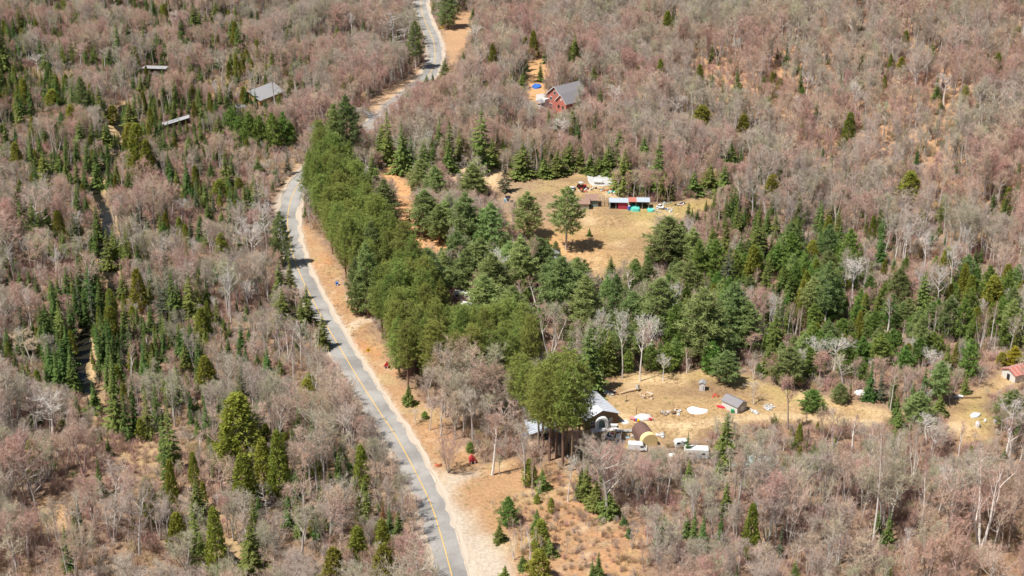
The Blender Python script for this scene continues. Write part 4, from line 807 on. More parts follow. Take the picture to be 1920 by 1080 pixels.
# ------------------------------------------------------------------ buildings, vehicles and yard things
MM = {
 'log': mat('honey_log_wall', (0.52, 0.31, 0.15), var=0.1), 'found': mat('white_foundation', (0.72, 0.70, 0.66)), 'shingle': mat('grey_weathered_shingles', (0.33, 0.325, 0.33), nscale=2, var=0.14),
 'dshingle': mat('dark_shingles', (0.25, 0.235, 0.245), nscale=2, var=0.12), 'brick': mat('red_brick', (0.50, 0.175, 0.13), nscale=3, var=0.14), 'white': mat('weathered_white_paint', (0.66, 0.65, 0.62), var=0.16, nscale=2),
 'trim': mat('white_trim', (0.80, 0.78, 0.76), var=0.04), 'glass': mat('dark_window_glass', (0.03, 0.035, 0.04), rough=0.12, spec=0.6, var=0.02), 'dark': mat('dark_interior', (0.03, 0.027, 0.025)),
 'brown': mat('brown_board_wall', (0.20, 0.125, 0.075), var=0.12), 'brroof': mat('brown_roofing', (0.30, 0.19, 0.145), nscale=2, var=0.14), 'wmetal': mat('white_metal_roof', (0.62, 0.64, 0.68), rough=0.55, var=0.14, nscale=1.2),
 'bmetal': mat('blue_grey_metal_roof', (0.42, 0.48, 0.54), rough=0.5, var=0.1), 'rroof': mat('red_roofing', (0.46, 0.17, 0.13), var=0.12), 'reddoor': mat('faded_red_door', (0.42, 0.055, 0.09), var=0.1),
 'greywood': mat('grey_weathered_wood', (0.42, 0.38, 0.33), var=0.16), 'wood': mat('pale_wood', (0.55, 0.40, 0.26), var=0.15), 'teal': mat('teal_tarp', (0.12, 0.52, 0.42), rough=0.5, nscale=3), 'blue': mat('blue_tarp', (0.05, 0.16, 0.50), rough=0.5),
 'tan': mat('tan_tarp', (0.80, 0.62, 0.30), rough=0.6, nscale=2, var=0.08), 'dbrown': mat('dark_brown_tarp', (0.17, 0.10, 0.085), rough=0.6), 'red': mat('red_paint', (0.50, 0.035, 0.045), rough=0.4, spec=0.4), 'wcar': mat('white_car_paint', (0.80, 0.80, 0.80), rough=0.3, spec=0.5, var=0.03),
 'tyre': mat('tyre_rubber', (0.025, 0.025, 0.025)), 'rim': mat('grey_wheel_rim', (0.45, 0.45, 0.46), rough=0.4, metal=0.6), 'snow': mat('old_snow', (0.86, 0.87, 0.90), rough=0.7, nscale=5, var=0.04), 'yellow': mat('yellow_sign', (0.80, 0.50, 0.01), rough=0.5, var=0.03),
 'pole': mat('grey_pole_wood', (0.42, 0.35, 0.29)), 'concrete': mat('grey_concrete', (0.47, 0.46, 0.44), nscale=2), 'rust': mat('rusty_metal', (0.36, 0.13, 0.06), nscale=4, var=0.2), 'green': mat('green_plastic', (0.05, 0.32, 0.14)), 'gboard': mat('grey_green_board', (0.20, 0.27, 0.24)),
 'stone': mat('pale_stone', (0.60, 0.58, 0.56), nscale=3, var=0.12), 'black': mat('black_paint', (0.03, 0.03, 0.035), rough=0.4), 'pink': mat('faded_pink_cloth', (0.62, 0.28, 0.28)), 'cyan': mat('pale_blue_plastic', (0.25, 0.48, 0.62)), 'gtank': mat('pale_grey_paint', (0.62, 0.64, 0.65), rough=0.5), 'dcar': mat('dark_blue_car_paint', (0.03, 0.06, 0.10), rough=0.25, spec=0.5), 'redbush': mat('orange_red_cloth', (0.60, 0.12, 0.08)),
}
def local_roof(parent, y0, y1, hw, wh, rh, m, over=0.45, th=0.14, seams=0, seam_m=None):
    """two sloping slabs over a gable prism whose ridge runs along local y"""
    for s in (-1, 1):
        b = MB(); ex = hw+over; ez = wh-rh/hw*over
        if s < 0: prof = [(0, wh+rh+0.02), (0, wh+rh+th+0.02), (-ex, ez+th), (-ex, ez)]
        else: prof = [(0.003, wh+rh+0.02), (ex, ez), (ex, ez+th), (0.003, wh+rh+th+0.02)]
        b.prism(prof, y0-over, y1+over); r = b.build('roof', m, parent)
        for k in range(seams):
            y = y0-over+(k+0.5)*(y1-y0+2*over)/seams; q = MB()
            q.q([(0, y-0.03, wh+rh+th+0.025), (0, y+0.03, wh+rh+th+0.025), (s*ex, y+0.03, ez+th+0.03), (s*ex, y-0.03, ez+th+0.03), (0, y-0.03, wh+rh+th+0.09), (0, y+0.03, wh+rh+th+0.09), (s*ex, y+0.03, ez+th+0.09), (s*ex, y-0.03, ez+th+0.09)], [(4,5,6,7),(0,4,7,3),(1,2,6,5),(2,3,7,6)])
            q.build('seam', seam_m or m, r)
    return
def gable(name, label, cat, P, rz, L, W, wh, rh, wm, rm, over=0.45, found=0.0, y0=0.0, seams=0, seam_m=None):
    t = thing(name, label, cat, P, rz); hw = W/2
    MB().prism([(-hw, found-0.6 if not found else found), (-hw, wh), (0, wh+rh), (hw, wh), (hw, found-0.6 if not found else found)], y0, y0+L).build('wall', wm, t)
    if found: MB().box((0, y0+L/2, found/2-0.4), (W-0.06, L-0.06, found+0.8)).build('foundation', MM['found'], t)
    local_roof(t, y0, y0+L, hw, wh, rh, rm, over, seams=seams, seam_m=seam_m)
    return t
def window(parent, c, w, h, face='-y', fm=None):
    """window on a wall facing -y or -x, +x; c is its centre on the wall face"""
    a = {'-y': 0, '-x': -math.pi/2, '+x': math.pi/2}[face]
    f = MB(); t = 0.08
    for cc, dd in (((0,0,h/2+t/2),(w+2*t,0.12,t)), ((0,0,-h/2-t/2),(w+2*t,0.12,t)), ((-w/2-t/2,0,0),(t,0.12,h)), ((w/2+t/2,0,0),(t,0.12,h)), ((0,0,0),(0.05,0.10,h))): f.box(cc, dd)
    o = f.build('window', fm or MM['trim'], parent, loc=c, rz=a); MB().box((0, 0.0, 0), (w, 0.06, h)).build('pane', MM['glass'], o); return o
def door(parent, c, w, h, m, face='-y', name='door'):
    a = {'-y': 0, '-x': -math.pi/2, '+x': math.pi/2}[face]
    o = MB().box((0, 0, h/2), (w, 0.10, h)).build(name, m, parent, loc=c, rz=a); MB().box((w*0.38, -0.08, h*0.48), (0.06, 0.08, 0.16)).build('handle', MM['black'], o); return o
def wheels(t, xs, hw, r=0.34):
    for x in xs:
        for s in (-1, 1):
            w = MB().tube([(x, s*hw-0.11, r), (x, s*hw+0.11, r)], r, n=14).build('wheel', MM['tyre'], t)
            MB().tube([(x, s*hw-0.125, r), (x, s*hw+0.125, r)], r*0.55, n=10).build('rim', MM['rim'], w)
def vehicle(name, label, cat, P, rz, kind, paint, L=4.4, W=1.75):
    t = thing(name, label, cat, P, rz); h = W/2
    if kind == 'van':
        prof = [(-L/2, 0.38), (L/2, 0.38), (L/2, 0.95), (L*0.42, 1.15), (L*0.27, 1.95), (L*0.20, 2.15), (-L*0.48, 2.2), (-L/2, 2.0)]
        MB().prism(prof, -h, h).build('body', paint, t, bevel=0.07)
        MB().q([(L*0.415, -h*0.86, 1.22), (L*0.415, h*0.86, 1.22), (L*0.285, h*0.80, 1.93), (L*0.285, -h*0.80, 1.93)], [(0,1,2,3)]).build('windscreen', MM['glass'], t, loc=(0.05, 0, 0.03))
        for s in (-1, 1): MB().box((L*0.24, s*(h+0.005), 1.52), (0.85, 0.03, 0.52)).build('side_window', MM['glass'], t)
        MB().box((-L*0.10, -h-0.01, 1.15), (0.03, 0.02, 1.5)).build('door_seam', MM['black'], t); MB().box((L*0.08, -h-0.01, 1.15), (0.03, 0.02, 1.5)).build('door_seam', MM['black'], t)
        wheels(t, (-L*0.30, L*0.33), h-0.08)
    else:
        prof = [(-L/2, 0.35), (L/2, 0.35), (L/2, 0.72), (L*0.46, 0.85), (L*0.20, 0.95), (-L*0.42, 0.98), (-L/2, 0.85)]
        MB().prism(prof, -h, h).build('body', paint, t, bevel=0.07)
        c = [(L*0.20, 0.94), (L*0.06, 1.42), (-L*0.24, 1.44), (-L*0.40, 0.96)]
        MB().prism(c, -h*0.86, h*0.86).build('cabin', MM['glass'], t, bevel=0.05)
        MB().box((-L*0.09, 0, 1.455), (L*0.30, W*0.80, 0.06)).build('roof', paint, t)
        wheels(t, (-L*0.30, L*0.31), h-0.08)
    for s in (-1, 1): MB().box((L/2+0.0, s*h*0.72, 0.72), (0.06, 0.28, 0.16)).build('headlight', MM['gtank'], t)
    MB().box((L/2+0.06, 0, 0.45), (0.14, W*0.95, 0.18)).build('bumper', MM['black'], t)
    return t
def camper(name, label, P, rz, L=6.0, W=2.3, Hh=2.2, paint=None):
    t = thing(name, label, 'camper', P, rz); paint = paint or MM['white']
    MB().prism([(-L/2, 0.5), (L/2-0.5, 0.5), (L/2, 1.1), (L/2-0.35, 0.5+Hh), (-L/2+0.3, 0.55+Hh), (-L/2, Hh)], -W/2, W/2).build('body', paint, t, bevel=0.09)
    for x in (-L*0.28, L*0.25): MB().box((x, -W/2-0.01, 1.75), (0.9, 0.05, 0.55)).build('window', MM['glass'], t)
    MB().box((-L*0.02, -W/2-0.015, 1.45), (0.65, 0.05, 1.75)).build('door', MM['gtank'], t)
    MB().box((0, 0, 0.58+Hh), (0.6, 0.6, 0.18)).build('roof_vent', MM['gtank'], t)
    MB().box((0, -W/2-0.012, 1.1), (L*0.9, 0.03, 0.12)).build('stripe', MM['cyan'], t)
    wheels(t, (-0.3,), W/2-0.1, 0.33); MB().tube([(L/2-0.4, 0, 0.5), (L/2+0.9, 0, 0.45)], 0.06, n=6).build('drawbar', MM['black'], t)
    return t
def pile(name, label, P, r, n, mats_, seed=0, hgt=0.7, cat='scrap pile', long=0.0):
    rr = random.Random(seed); t = thing(name, label, cat, P, rr.random()*6)
    for k in range(n):
        a = rr.random()*6.283; d = r*math.sqrt(rr.random()); m_ = rr.choice(mats_); z = hgt*(1-d/r)*rr.random()
        if rr.random() < 0.35+long: b = MB().box((0,0,0), (rr.uniform(0.8, 2.0), rr.uniform(0.15, 0.4), rr.uniform(0.06, 0.25)))
        elif rr.random() < 0.5: b = MB().box((0,0,0), (rr.uniform(0.4, 1.0), rr.uniform(0.4, 0.9), rr.uniform(0.3, 0.7)), taper=0.8)
        else: b = blob(rr.uniform(0.3, 0.6), 7, 4, seed*31+k, 0.3, (1.3, 1, 0.7))
        o = b.build('scrap', MM[m_], t, loc=(math.cos(a)*d, math.sin(a)*d*0.8, 0.15+z)); o.rotation_euler = (rr.uniform(-0.4, 0.4), rr.uniform(-0.4, 0.4), rr.random()*6)
    return t
def sheet_blob(name, label, cat, pxs, m, hgt=0.12, seed=0):
    """a low irregular lump with the outline pxs (photo pixels)"""
    pts = [at(*p) for p in pxs]; c = sum(pts, Vector())/len(pts); out = spline([(p.x, p.y) for p in pts+[pts[0]]], 0.5)[:-1]; n = len(out)
    V = []; Fc = []; lv = (1.0, 0.93, 0.7, 0.4, 0.12)
    for k, f in enumerate(lv):
        for i, q in enumerate(out):
            j = 1+(vnoise(i*1.0, 0, 2.3, seed)-0.5)*0.10; x = c.x+(q[0]-c.x)*f*j; y = c.y+(q[1]-c.y)*f*j
            V.append((x-c.x, y-c.y, hz(x, y)-c.z+(0 if k == 0 else hgt*(0.6+0.8*float(vnoise(x*2, y*2, 1.3, seed))))))
    for k in range(len(lv)-1): Fc += [(k*n+i, k*n+(i+1) % n, (k+1)*n+(i+1) % n, (k+1)*n+i) for i in range(n)]
    Fc.append(tuple((len(lv)-1)*n+i for i in range(n)))
    o = MB().q(V, Fc).build(name, m, None, loc=c); return tag(o, label, cat)

# log house
P = at(469, 201)
t = gable('log_house', 'honey-coloured log house with a grey shingle roof at the upper clearing', 'house', P, R(-31), 15, 11.0, 4.2, 2.8, MM['log'], MM['shingle'], 0.8, found=1.0)
for k in range(9): MB().tube([(-5.5, -0.02, 1.15+k*0.34), (5.5, -0.02, 1.15+k*0.34)], 0.13, n=6).build('log', MM['log'], t)
window(t, (-2.4, -0.16, 2.4), 1.3, 1.1); window(t, (2.2, -0.16, 2.4), 1.3, 1.1); door(t, (0.0, -0.17, 1.0), 1.0, 2.0, MM['brown'])
c = MB().box((-1.2, 4.5, 6.0), (0.9, 0.9, 2.2)).build('chimney', MM['dshingle'], t)
for y in (4, 8, 12): window(t, (5.53, y, 2.4), 1.2, 1.1, '+x')
t = thing('patio_canopy', 'small dark canopy standing left of the log house foundation', 'canopy', at(449, 209), 0.2)
MB().q([(-2.6,-1.8,2.2),(2.6,-1.8,2.2),(2.6,1.8,2.2),(-2.6,1.8,2.2),(0,0,3.0)], [(0,1,4),(1,2,4),(2,3,4),(3,0,4),(3,2,1,0)]).build('roof', MM['dshingle'], t)
for x in (-2.4, 2.4):
    for y in (-1.6, 1.6): MB().box((x, y, 1.1), (0.12, 0.12, 2.2)).build('post', MM['white'], t)
sheet_blob('concrete_terrace', 'pale concrete terrace behind firs beside the log house', 'terrace', [(500,196),(520,190),(540,196),(538,208),(512,210)], MM['concrete'], 0.1, 2)
# brick house
t = gable('brick_house', 'two-gabled red brick house with dark grey roof in the woods', 'house', at(1040, 206), R(-50), 13, 9.0, 6.2, 3.8, MM['brick'], MM['dshingle'], 0.5)
for s in (-1, 1): MB().q([(0, -0.62, 10.05), (0, -0.62, 10.4), (s*5.2, -0.62, 5.75+0.3), (s*5.2, -0.62, 5.75)], [(0,1,2,3)] if s > 0 else [(3,2,1,0)]).build('bargeboard', MM['trim'], t)
window(t, (0, -0.08, 7.4), 1.2, 1.4); window(t, (-2.3, -0.08, 4.6), 1.2, 1.4); window(t, (2.3, -0.08, 4.6), 1.2, 1.4); window(t, (-2.3, -0.08, 1.6), 1.6, 1.4)
w = gable('brick_wing', None, None, (0, 0, 0), 0, 8, 6.4, 5.4, 3.4, MM['brick'], MM['dshingle'], 0.45)
w.parent = t; w.location = (6.4, -2.2, 0); w.name = 'wing'
for s in (-1, 1): MB().q([(0, -0.56, 8.45), (0, -0.56, 8.8), (s*3.65, -0.56, 4.95+0.3), (s*3.65, -0.56, 4.95)], [(0,1,2,3)] if s > 0 else [(3,2,1,0)]).build('bargeboard', MM['trim'], w)
MB().tube([(0, -0.10, 6.3), (0, -0.02, 6.3)], 0.42, n=12).build('round_window', MM['trim'], w)
MB().box((-1.4, -0.05, 3.2), (1.1, 0.12, 1.3)).build('window', MM['glass'], w); MB().box((1.4, -0.05, 3.2), (1.1, 0.12, 1.3)).build('window', MM['glass'], w)
MB().box((-4.4, -1.2, 1.8), (1.6, 2.4, 4.6)).build('white_bay', MM['white'], t)
p = MB().q([(-7.6,-4.6,2.9),(-3.6,-4.6,2.9),(-3.6,-0.6,2.9),(-7.6,-0.6,2.9),(-5.6,-2.4,4.0)], [(0,1,4),(1,2,4),(2,3,4),(3,0,4),(3,2,1,0)]).build('porch_roof', MM['dshingle'], t)
MB().box((-5.6, -2.6, 0.7), (3.6, 3.6, 1.4)).build('porch_floor', MM['white'], t)
for x, y in ((-7.3,-4.3),(-3.9,-4.3),(-7.3,-0.9)): MB().box((x, y, 2.1), (0.2, 0.2, 1.6)).build('porch_post', MM['white'], t)
t = thing('gazebo', 'dark-roofed garden gazebo with white stair beside the brick house', 'gazebo', at(1092, 213), R(10))
V = [(3.1*math.cos(k*math.pi/3), 3.1*math.sin(k*math.pi/3), 3.0) for k in range(6)]+[(0, 0, 4.6)]
MB().q(V, [(k, (k+1) % 6, 6) for k in range(6)]+[(5,4,3,2,1,0)]).build('roof', MM['dshingle'], t)
for k in range(6): MB().box((2.7*math.cos(k*math.pi/3), 2.7*math.sin(k*math.pi/3), 1.5), (0.16, 0.16, 3.0)).build('post', MM['white'], t)
MB().tube([(0, 0, 0), (0, 0, 0.5)], 2.9, n=6).build('floor', MM['greywood'], t)
for k in range(4): MB().box((3.4+k*0.3, -1.0, 0.45-k*0.12), (0.3, 1.4, 0.12)).build('step', MM['white'], t)
sheet_blob('blue_tarp', 'crumpled bright blue tarp on the ground left of the brick house', 'tarp', [(997,163),(1004,159),(1013,160),(1014,165),(1003,167)], MM['blue'], 0.6, 3)
sheet_blob('concrete_drive', 'pale grey parking slab left of the brick house', 'driveway', [(1006,177),(1022,176),(1028,184),(1020,190),(1006,190)], MM['concrete'], 0.08, 4)
# low sheds by the upper clearing
def lean_to(name, label, P, rz, W, D, h0, h1, wm, rm, cols=None, open_=True, posts=4, fascia=None):
    """mono-pitch shed, open to -y; cols: [(x0,x1,mat)] roof sheets"""
    t = thing(name, label, 'shed', P, rz)
    MB().box((0, D-0.06, h1/2-0.2), (W, 0.12, h1+0.4)).build('back_wall', wm, t)
    for s in (-1, 1): MB().prism([(s*W/2-0.06, -0.3), (s*W/2+0.06, -0.3), (s*W/2+0.06, min(h0, h1)-0.05), (s*W/2-0.06, min(h0, h1)-0.05)], 0.1, D-0.12).build('side_wall', wm, t)
    for k in range(posts): MB().box((-W/2+0.15+k*(W-0.3)/(posts-1), 0.08, h0/2-0.1), (0.18, 0.18, h0+0.16)).build('post', MM['greywood'], t)
    for x0, x1, m_ in (cols or [(-W/2-0.3, W/2+0.3, rm)]):
        MB().q([(x0,-0.5,h0),(x1,-0.5,h0),(x1,D+0.3,h1+0.05),(x0,D+0.3,h1+0.05),(x0,-0.5,h0+0.1),(x1,-0.5,h0+0.1),(x1,D+0.3,h1+0.15),(x0,D+0.3,h1+0.15)], [(3,2,1,0),(4,5,6,7),(0,1,5,4),(1,2,6,5),(2,3,7,6),(3,0,4,7)]).build('roof_sheet', m_, t)
    return t
lean_to('open_shed', 'long low open shed with thin metal roof in the upper clearing', at(290, 143), R(-6), 10.5, 4, 3.6, 3.5, MM['brown'], MM['shingle'])
t = lean_to('open_shed', 'narrow open shed with a tilted whitish metal roof among firs', at(334, 246), R(12), 11, 3.5, 2.9, 2.8, MM['brown'], MM['shingle'])
t.rotation_euler = (0, R(-14), R(12)); t.location.z += 1.2
pile('scrap_heap', 'reddish brown rubbish heap under the tilted metal roof', at(362, 244), 2.0, 8, ['rust', 'redbush', 'brown'], 4)
t = gable('green_hut', 'tiny hut with pale green roof far behind the log house', 'hut', at(471, 124), 0.4, 2.0, 2.0, 1.8, 1.0, MM['greywood'], mat('pale_green_roof', (0.20, 0.45, 0.33)), 0.25); door(t, (0, -0.06, 0), 0.7, 1.6, MM['brown'])
t = gable('red_hut', 'tiny bright red hut among trees behind the log house', 'hut', at(520, 115), 0.2, 2.0, 2.0, 1.9, 0.8, MM['redbush'], MM['rroof'], 0.2); door(t, (0, -0.06, 0), 0.7, 1.6, MM['black'])
t = thing('propane_tank', 'small white tank standing just behind the log house', 'tank', at(493, 150)); MB().tube([(0,0,0.2),(0,0,0.5),(0,0,1.3),(0,0,1.5)], [0.35,0.45,0.45,0.2], n=12).build('tank', MM['white'], t); MB().box((0,0,0.1), (0.7,0.7,0.2)).build('base', MM['greywood'], t)

# sheds along the back of the north field
t = lean_to('pole_shed', 'shed with blue-grey metal roof, dark open bay and faded red door', at(1160, 392), R(-3), 6.2, 3.2, 2.6, 2.75, MM['brown'], MM['bmetal'])
door(t, (1.45, -0.02, 0), 3.5, 2.35, MM['reddoor']); MB().box((-1.9, 0.6, 0.6), (1.2, 0.9, 1.2)).build('workbench', MM['dark'], t); MB().box((-3.15, -0.02, 1.2), (0.35, 0.08, 2.3)).build('jamb', MM['gboard'], t)
t = lean_to('open_shed', 'open-fronted shed with half red and half blue metal roof', at(1198, 392), R(-3), 7.0, 3.4, 2.8, 2.9, MM['brown'], MM['bmetal'], cols=[(-3.7, -0.9, MM['rroof']), (-0.89, 3.8, MM['bmetal'])])
for x, s in ((-3.3, 1), (3.3, -1)): MB().tube([(x, 0.05, 1.5), (x+s*0.9, 0.05, 2.5)], 0.07, n=4).build('brace', MM['wood'], t)
sheet_blob('teal_tarp', 'large teal tarp spread before the half red roofed shed', 'tarp', [(1182,388),(1196,387),(1200,396),(1190,397),(1181,394)], MM['teal'], 0.8, 11)
sheet_blob('teal_tarp', 'small teal tarp lump at the end of the sheds', 'tarp', [(1213,393),(1224,391),(1228,396),(1216,398)], MM['teal'], 0.5, 12)
t = thing('blue_barrel', 'upright blue barrel beside the teal tarp', 'barrel', at(1179.5, 394)); MB().tube([(0,0,0),(0,0,0.1),(0,0,1.5),(0,0,1.6)], [0.42,0.5,0.5,0.42], n=12).build('drum', MM['blue'], t); MB().tube([(0,0,1.6),(0,0,1.66)], 0.38, n=12).build('lid', MM['white'], t)
t = gable('old_cabin', 'old cabin with brown roof at the left end of the sheds', 'cabin', at(1090, 388), R(90), 5.2, 5.0, 2.2, 0.9, MM['greywood'], MM['brroof'], 0.4, y0=-2.6)
door(t, (-2.55, 1.0, 0), 0.9, 1.9, MM['brown'], '-x'); window(t, (-2.56, -1.0, 1.3), 0.8, 0.7, '-x')
t = lean_to('pole_shed', 'brown-roofed shed with grey-green board door next to the old cabin', at(1110, 388), R(0), 4.2, 4.4, 2.5, 3.0, MM['greywood'], MM['brroof'], posts=3)
door(t, (0.7, -0.02, 0), 2.3, 2.2, MM['gboard']); MB().box((-1.4, 1.2, 1.0), (1.2, 0.1, 2.0)).build('inner_wall', MM['dark'], t)
t = thing('roof_frame', 'bare timber roof frame of an unfinished shed between roofed ones', 'timber frame', at(1131, 388), 0)
for x in (-2.0, -0.6, 0.7, 2.0):
    MB().box((x, 0, 1.25), (0.14, 0.14, 2.5)).build('post', MM['greywood'], t); MB().box((x, 3.8, 1.4), (0.14, 0.14, 2.8)).build('post', MM['greywood'], t)
    MB().q([(x-0.07,-0.3,2.5),(x+0.07,-0.3,2.5),(x+0.07,4.1,2.85),(x-0.07,4.1,2.85),(x-0.07,-0.3,2.65),(x+0.07,-0.3,2.65),(x+0.07,4.1,3.0),(x-0.07,4.1,3.0)], [(3,2,1,0),(4,5,6,7),(0,1,5,4),(1,2,6,5),(2,3,7,6),(3,0,4,7)]).build('rafter', MM['greywood'], t)
for k in range(5): MB().box((0, 0.2+k*0.9, 2.66+k*0.072+0.05), (4.4, 0.10, 0.06)).build('batten', MM['wood'], t)
sheet_blob('gravel_slab', 'grey rubble pad behind the sheds under the white tank', 'slab', [(1100,330),(1125,325),(1145,332),(1148,345),(1130,349),(1108,346)], MM['concrete'], 0.25, 7)
t = thing('white_tank', 'long white horizontal tank on the rubble pad', 'tank', at(1122, 346), R(-5)); MB().tube([(-1.7,0,1.2),(-1.5,0,1.2),(1.5,0,1.2),(1.7,0,1.2)], [0.4,0.75,0.75,0.4], n=14).build('shell', MM['white'], t)
for x in (-1, 1): MB().box((x, 0, 0.3), (0.3, 1.2, 0.6)).build('saddle', MM['greywood'], t)
t = thing('farm_tractor', 'red wrecked tractor parked behind the old cabin', 'tractor', at(1090, 354), R(20))
MB().prism([(-0.6,0.7),(1.9,0.7),(1.9,1.4),(0.2,1.5),(-0.6,1.3)], -0.5, 0.5).build('body', MM['red'], t, bevel=0.06); MB().box((-0.3, 0, 2.5), (1.5, 1.5, 0.1)).build('roof', MM['gtank'], t)
for x in (-0.9, 0.4):
    for y in (-0.6, 0.6): MB().box((x, y, 1.9), (0.08, 0.08, 1.2)).build('roof_post', MM['black'], t)
for s in (-1, 1):
    w = MB().tube([(-0.6, s*0.95-0.2, 0.8), (-0.6, s*0.95+0.2, 0.8)], 0.8, n=16).build('rear_wheel', MM['tyre'], t); MB().tube([(-0.6, s*0.95-0.22, 0.8), (-0.6, s*0.95+0.22, 0.8)], 0.4, n=10).build('rim', MM['red'], w)
    w = MB().tube([(1.6, s*0.7-0.12, 0.42), (1.6, s*0.7+0.12, 0.42)], 0.42, n=12).build('front_wheel', MM['tyre'], t); MB().tube([(1.6, s*0.7-0.13, 0.42), (1.6, s*0.7+0.13, 0.42)], 0.2, n=8).build('rim', MM['red'], w)
MB().box((-0.5, 0, 1.35), (0.5, 0.5, 0.5)).build('seat', MM['black'], t)
pile('scrap_heap', 'heap of white and red scrap around the wrecked tractor', at(1094, 358), 2.4, 12, ['gtank', 'rust', 'white', 'red', 'black'], 21)
pile('scrap_heap', 'long grey timber heap between tractor and white tank', at(1110, 354), 2.2, 9, ['greywood', 'stone', 'black'], 22, long=0.5)
pile('scrap_heap', 'colourful rubbish heap below the white tank near the dark firs', at(1136, 358), 2.6, 15, ['white', 'pink', 'gtank', 'rust', 'black'], 23)
pile('scrap_heap', 'pale rubbish heap with teal cloth against the dark firs', at(1147, 362), 2.2, 13, ['white', 'teal', 'gtank', 'pink'], 24)
t = vehicle('scrapped_car', 'white scrapped car left of the wrecked tractor', 'car', at(1073, 357), R(75), 'car', MM['gtank'], 3.8)
pile('lumber_pile', 'crossed pale boards piled right of the sheds', at(1233, 396), 2.6, 11, ['wood', 'greywood', 'white'], 25, long=0.6, cat='lumber')
t = vehicle('snowmobile_trailer', 'small white vehicle body among boards right of the sheds', 'wreck', at(1238, 391), R(-25), 'car', MM['wcar'], 2.6, 1.5)
pile('scrap_heap', 'white and blue rubbish right of the board pile', at(1256, 394), 1.9, 9, ['white', 'blue', 'gtank', 'greywood'], 26)
pile('scrap_heap', 'dark teal rubbish by the wood edge behind the boards', at(1250, 383), 1.6, 7, ['teal', 'gtank', 'greywood'], 27)
pile('scrap_heap', 'white scrap at the field corner under the trees', at(1275, 383), 2.0, 10, ['white', 'gtank', 'pink', 'black'], 28)
t = thing('ice_hut', 'white and blue box hut standing alone on bare soil in the field', 'hut', at(952, 379), R(8))
MB().box((0, 0, 1.0), (1.5, 1.5, 1.8)).build('wall', MM['white'], t); MB().box((0.1, 0.1, 2.0), (1.9, 2.0, 0.16)).build('roof', MM['black'], t); MB().box((0.0, -0.77, 1.1), (0.7, 0.06, 0.8)).build('window', MM['glass'], t); MB().box((-1.1, -0.1, 0.7), (0.6, 0.8, 1.3)).build('side_box', MM['cyan'], t)
# grey hip-roofed house and things hidden in the pines
t = thing('grey_roof_house', 'house with grey hip roof half hidden by the pines', 'house', at(1012, 492), R(-12))
MB().box((0, 0, 1.5), (11, 8, 3.2)).build('wall', MM['white'], t)
MB().q([(-6.1,-4.6,3.1),(6.1,-4.6,3.1),(6.1,4.6,3.1),(-6.1,4.6,3.1),(-2,0,5.6),(2,0,5.6)], [(0,1,5,4),(1,2,5),(2,3,4,5),(3,0,4),(3,2,1,0)]).build('roof', MM['shingle'], t)
window(t, (3, -4.05, 1.7), 1.4, 1.1); window(t, (-3, -4.05, 1.7), 1.4, 1.1); door(t, (0, -4.05, 0), 1, 2.0, MM['brown'])
t = thing('utility_trailer', 'dark box trailer beside the grey hip-roofed house', 'trailer', at(1042, 492), R(5)); MB().box((0, 0, 1.3), (1.6, 3.2, 1.6)).build('box', MM['black'], t, bevel=0.05); MB().box((0, -1.0, 0.35), (1.7, 0.5, 0.2)).build('frame', MM['gtank'], t)
for s in (-1, 1): MB().tube([(s*0.95-0.1, 0, 0.35), (s*0.95+0.1, 0, 0.35)], 0.35, n=12).build('wheel', MM['tyre'], t)
camper('camper_trailer', 'white camper trailer glimpsed between pines, upper of two', at(868, 562), R(-8), 5.6)
camper('camper_trailer', 'small white camper half under pine branches, lower of two', at(876, 584), R(-25), 4.2)
vehicle('parked_car', 'dark blue car in the shade at the sandy driveway end', 'car', at(757, 440), R(-6), 'car', MM['dcar'], 4.6)
vehicle('parked_car', 'white car glimpsed between pines below the driveway', 'car', at(773, 500), R(70), 'car', MM['wcar'], 4.4)
camper('white_trailer', 'upright white trailer behind the aspens near the south yard', at(1129, 672), R(80), 4.5)
# gate and fence at the driveway
t = thing('garden_gate', 'low rusty red gate between white posts on the driveway', 'gate', at(757, 420), 0)
for x in (-2.2, 2.2): MB().box((x, 0, 0.9), (0.16, 0.16, 1.8)).build('post', MM['white'], t)
for k in range(4): MB().box((0, 0, 0.3+k*0.35), (4.2, 0.06, 0.12)).build('rail', MM['rust'], t)
t = thing('rail_fence', 'grey rail fence crossing the sandy driveway clearing', 'fence', at(755, 373), 0)
for k in range(5): MB().box((-4+k*2, 0, 0.6), (0.14, 0.14, 1.2)).build('post', MM['greywood'], t)
for z in (0.5, 1.0): MB().box((0, 0.0, z), (8, 0.06, 0.10)).build('rail', MM['greywood'], t)
t = thing('flag_pole', 'thin white pole standing at the end of the rusty gate', 'pole', at(768, 417)); MB().tube([(0,0,0),(0,0,5.4)], [0.09,0.06], n=6).build('mast', MM['white'], t); MB().tube([(0,0,5.4),(0,0,5.55)], 0.12, n=6).build('cap', MM['gtank'], t)
def upole(label, px, py, top, arm=True):
    P = at(px, py); h = height_for(P, top); t = thing('utility_pole', label, 'utility pole', P)
    MB().tube([(0,0,-0.3),(0,0,h)], [0.19,0.13], n=8).build('mast', MM['pole'], t)
    if arm: MB().box((0, 0, h-0.9), (1.9, 0.12, 0.14)).build('crossarm', MM['greywood'], t); MB().tube([(0.25, 0, h-2.4), (0.25, 0, h-1.5)], 0.2, n=8).build('transformer', MM['gtank'], t)
upole('grey wooden utility pole in front of the shaded white metal roof', 1009, 852, 774)
upole('utility pole beside the road where the tall pines end', 681, 272, 243)
upole('utility pole standing behind the long shed of the upper clearing', 309, 132, 104, False)
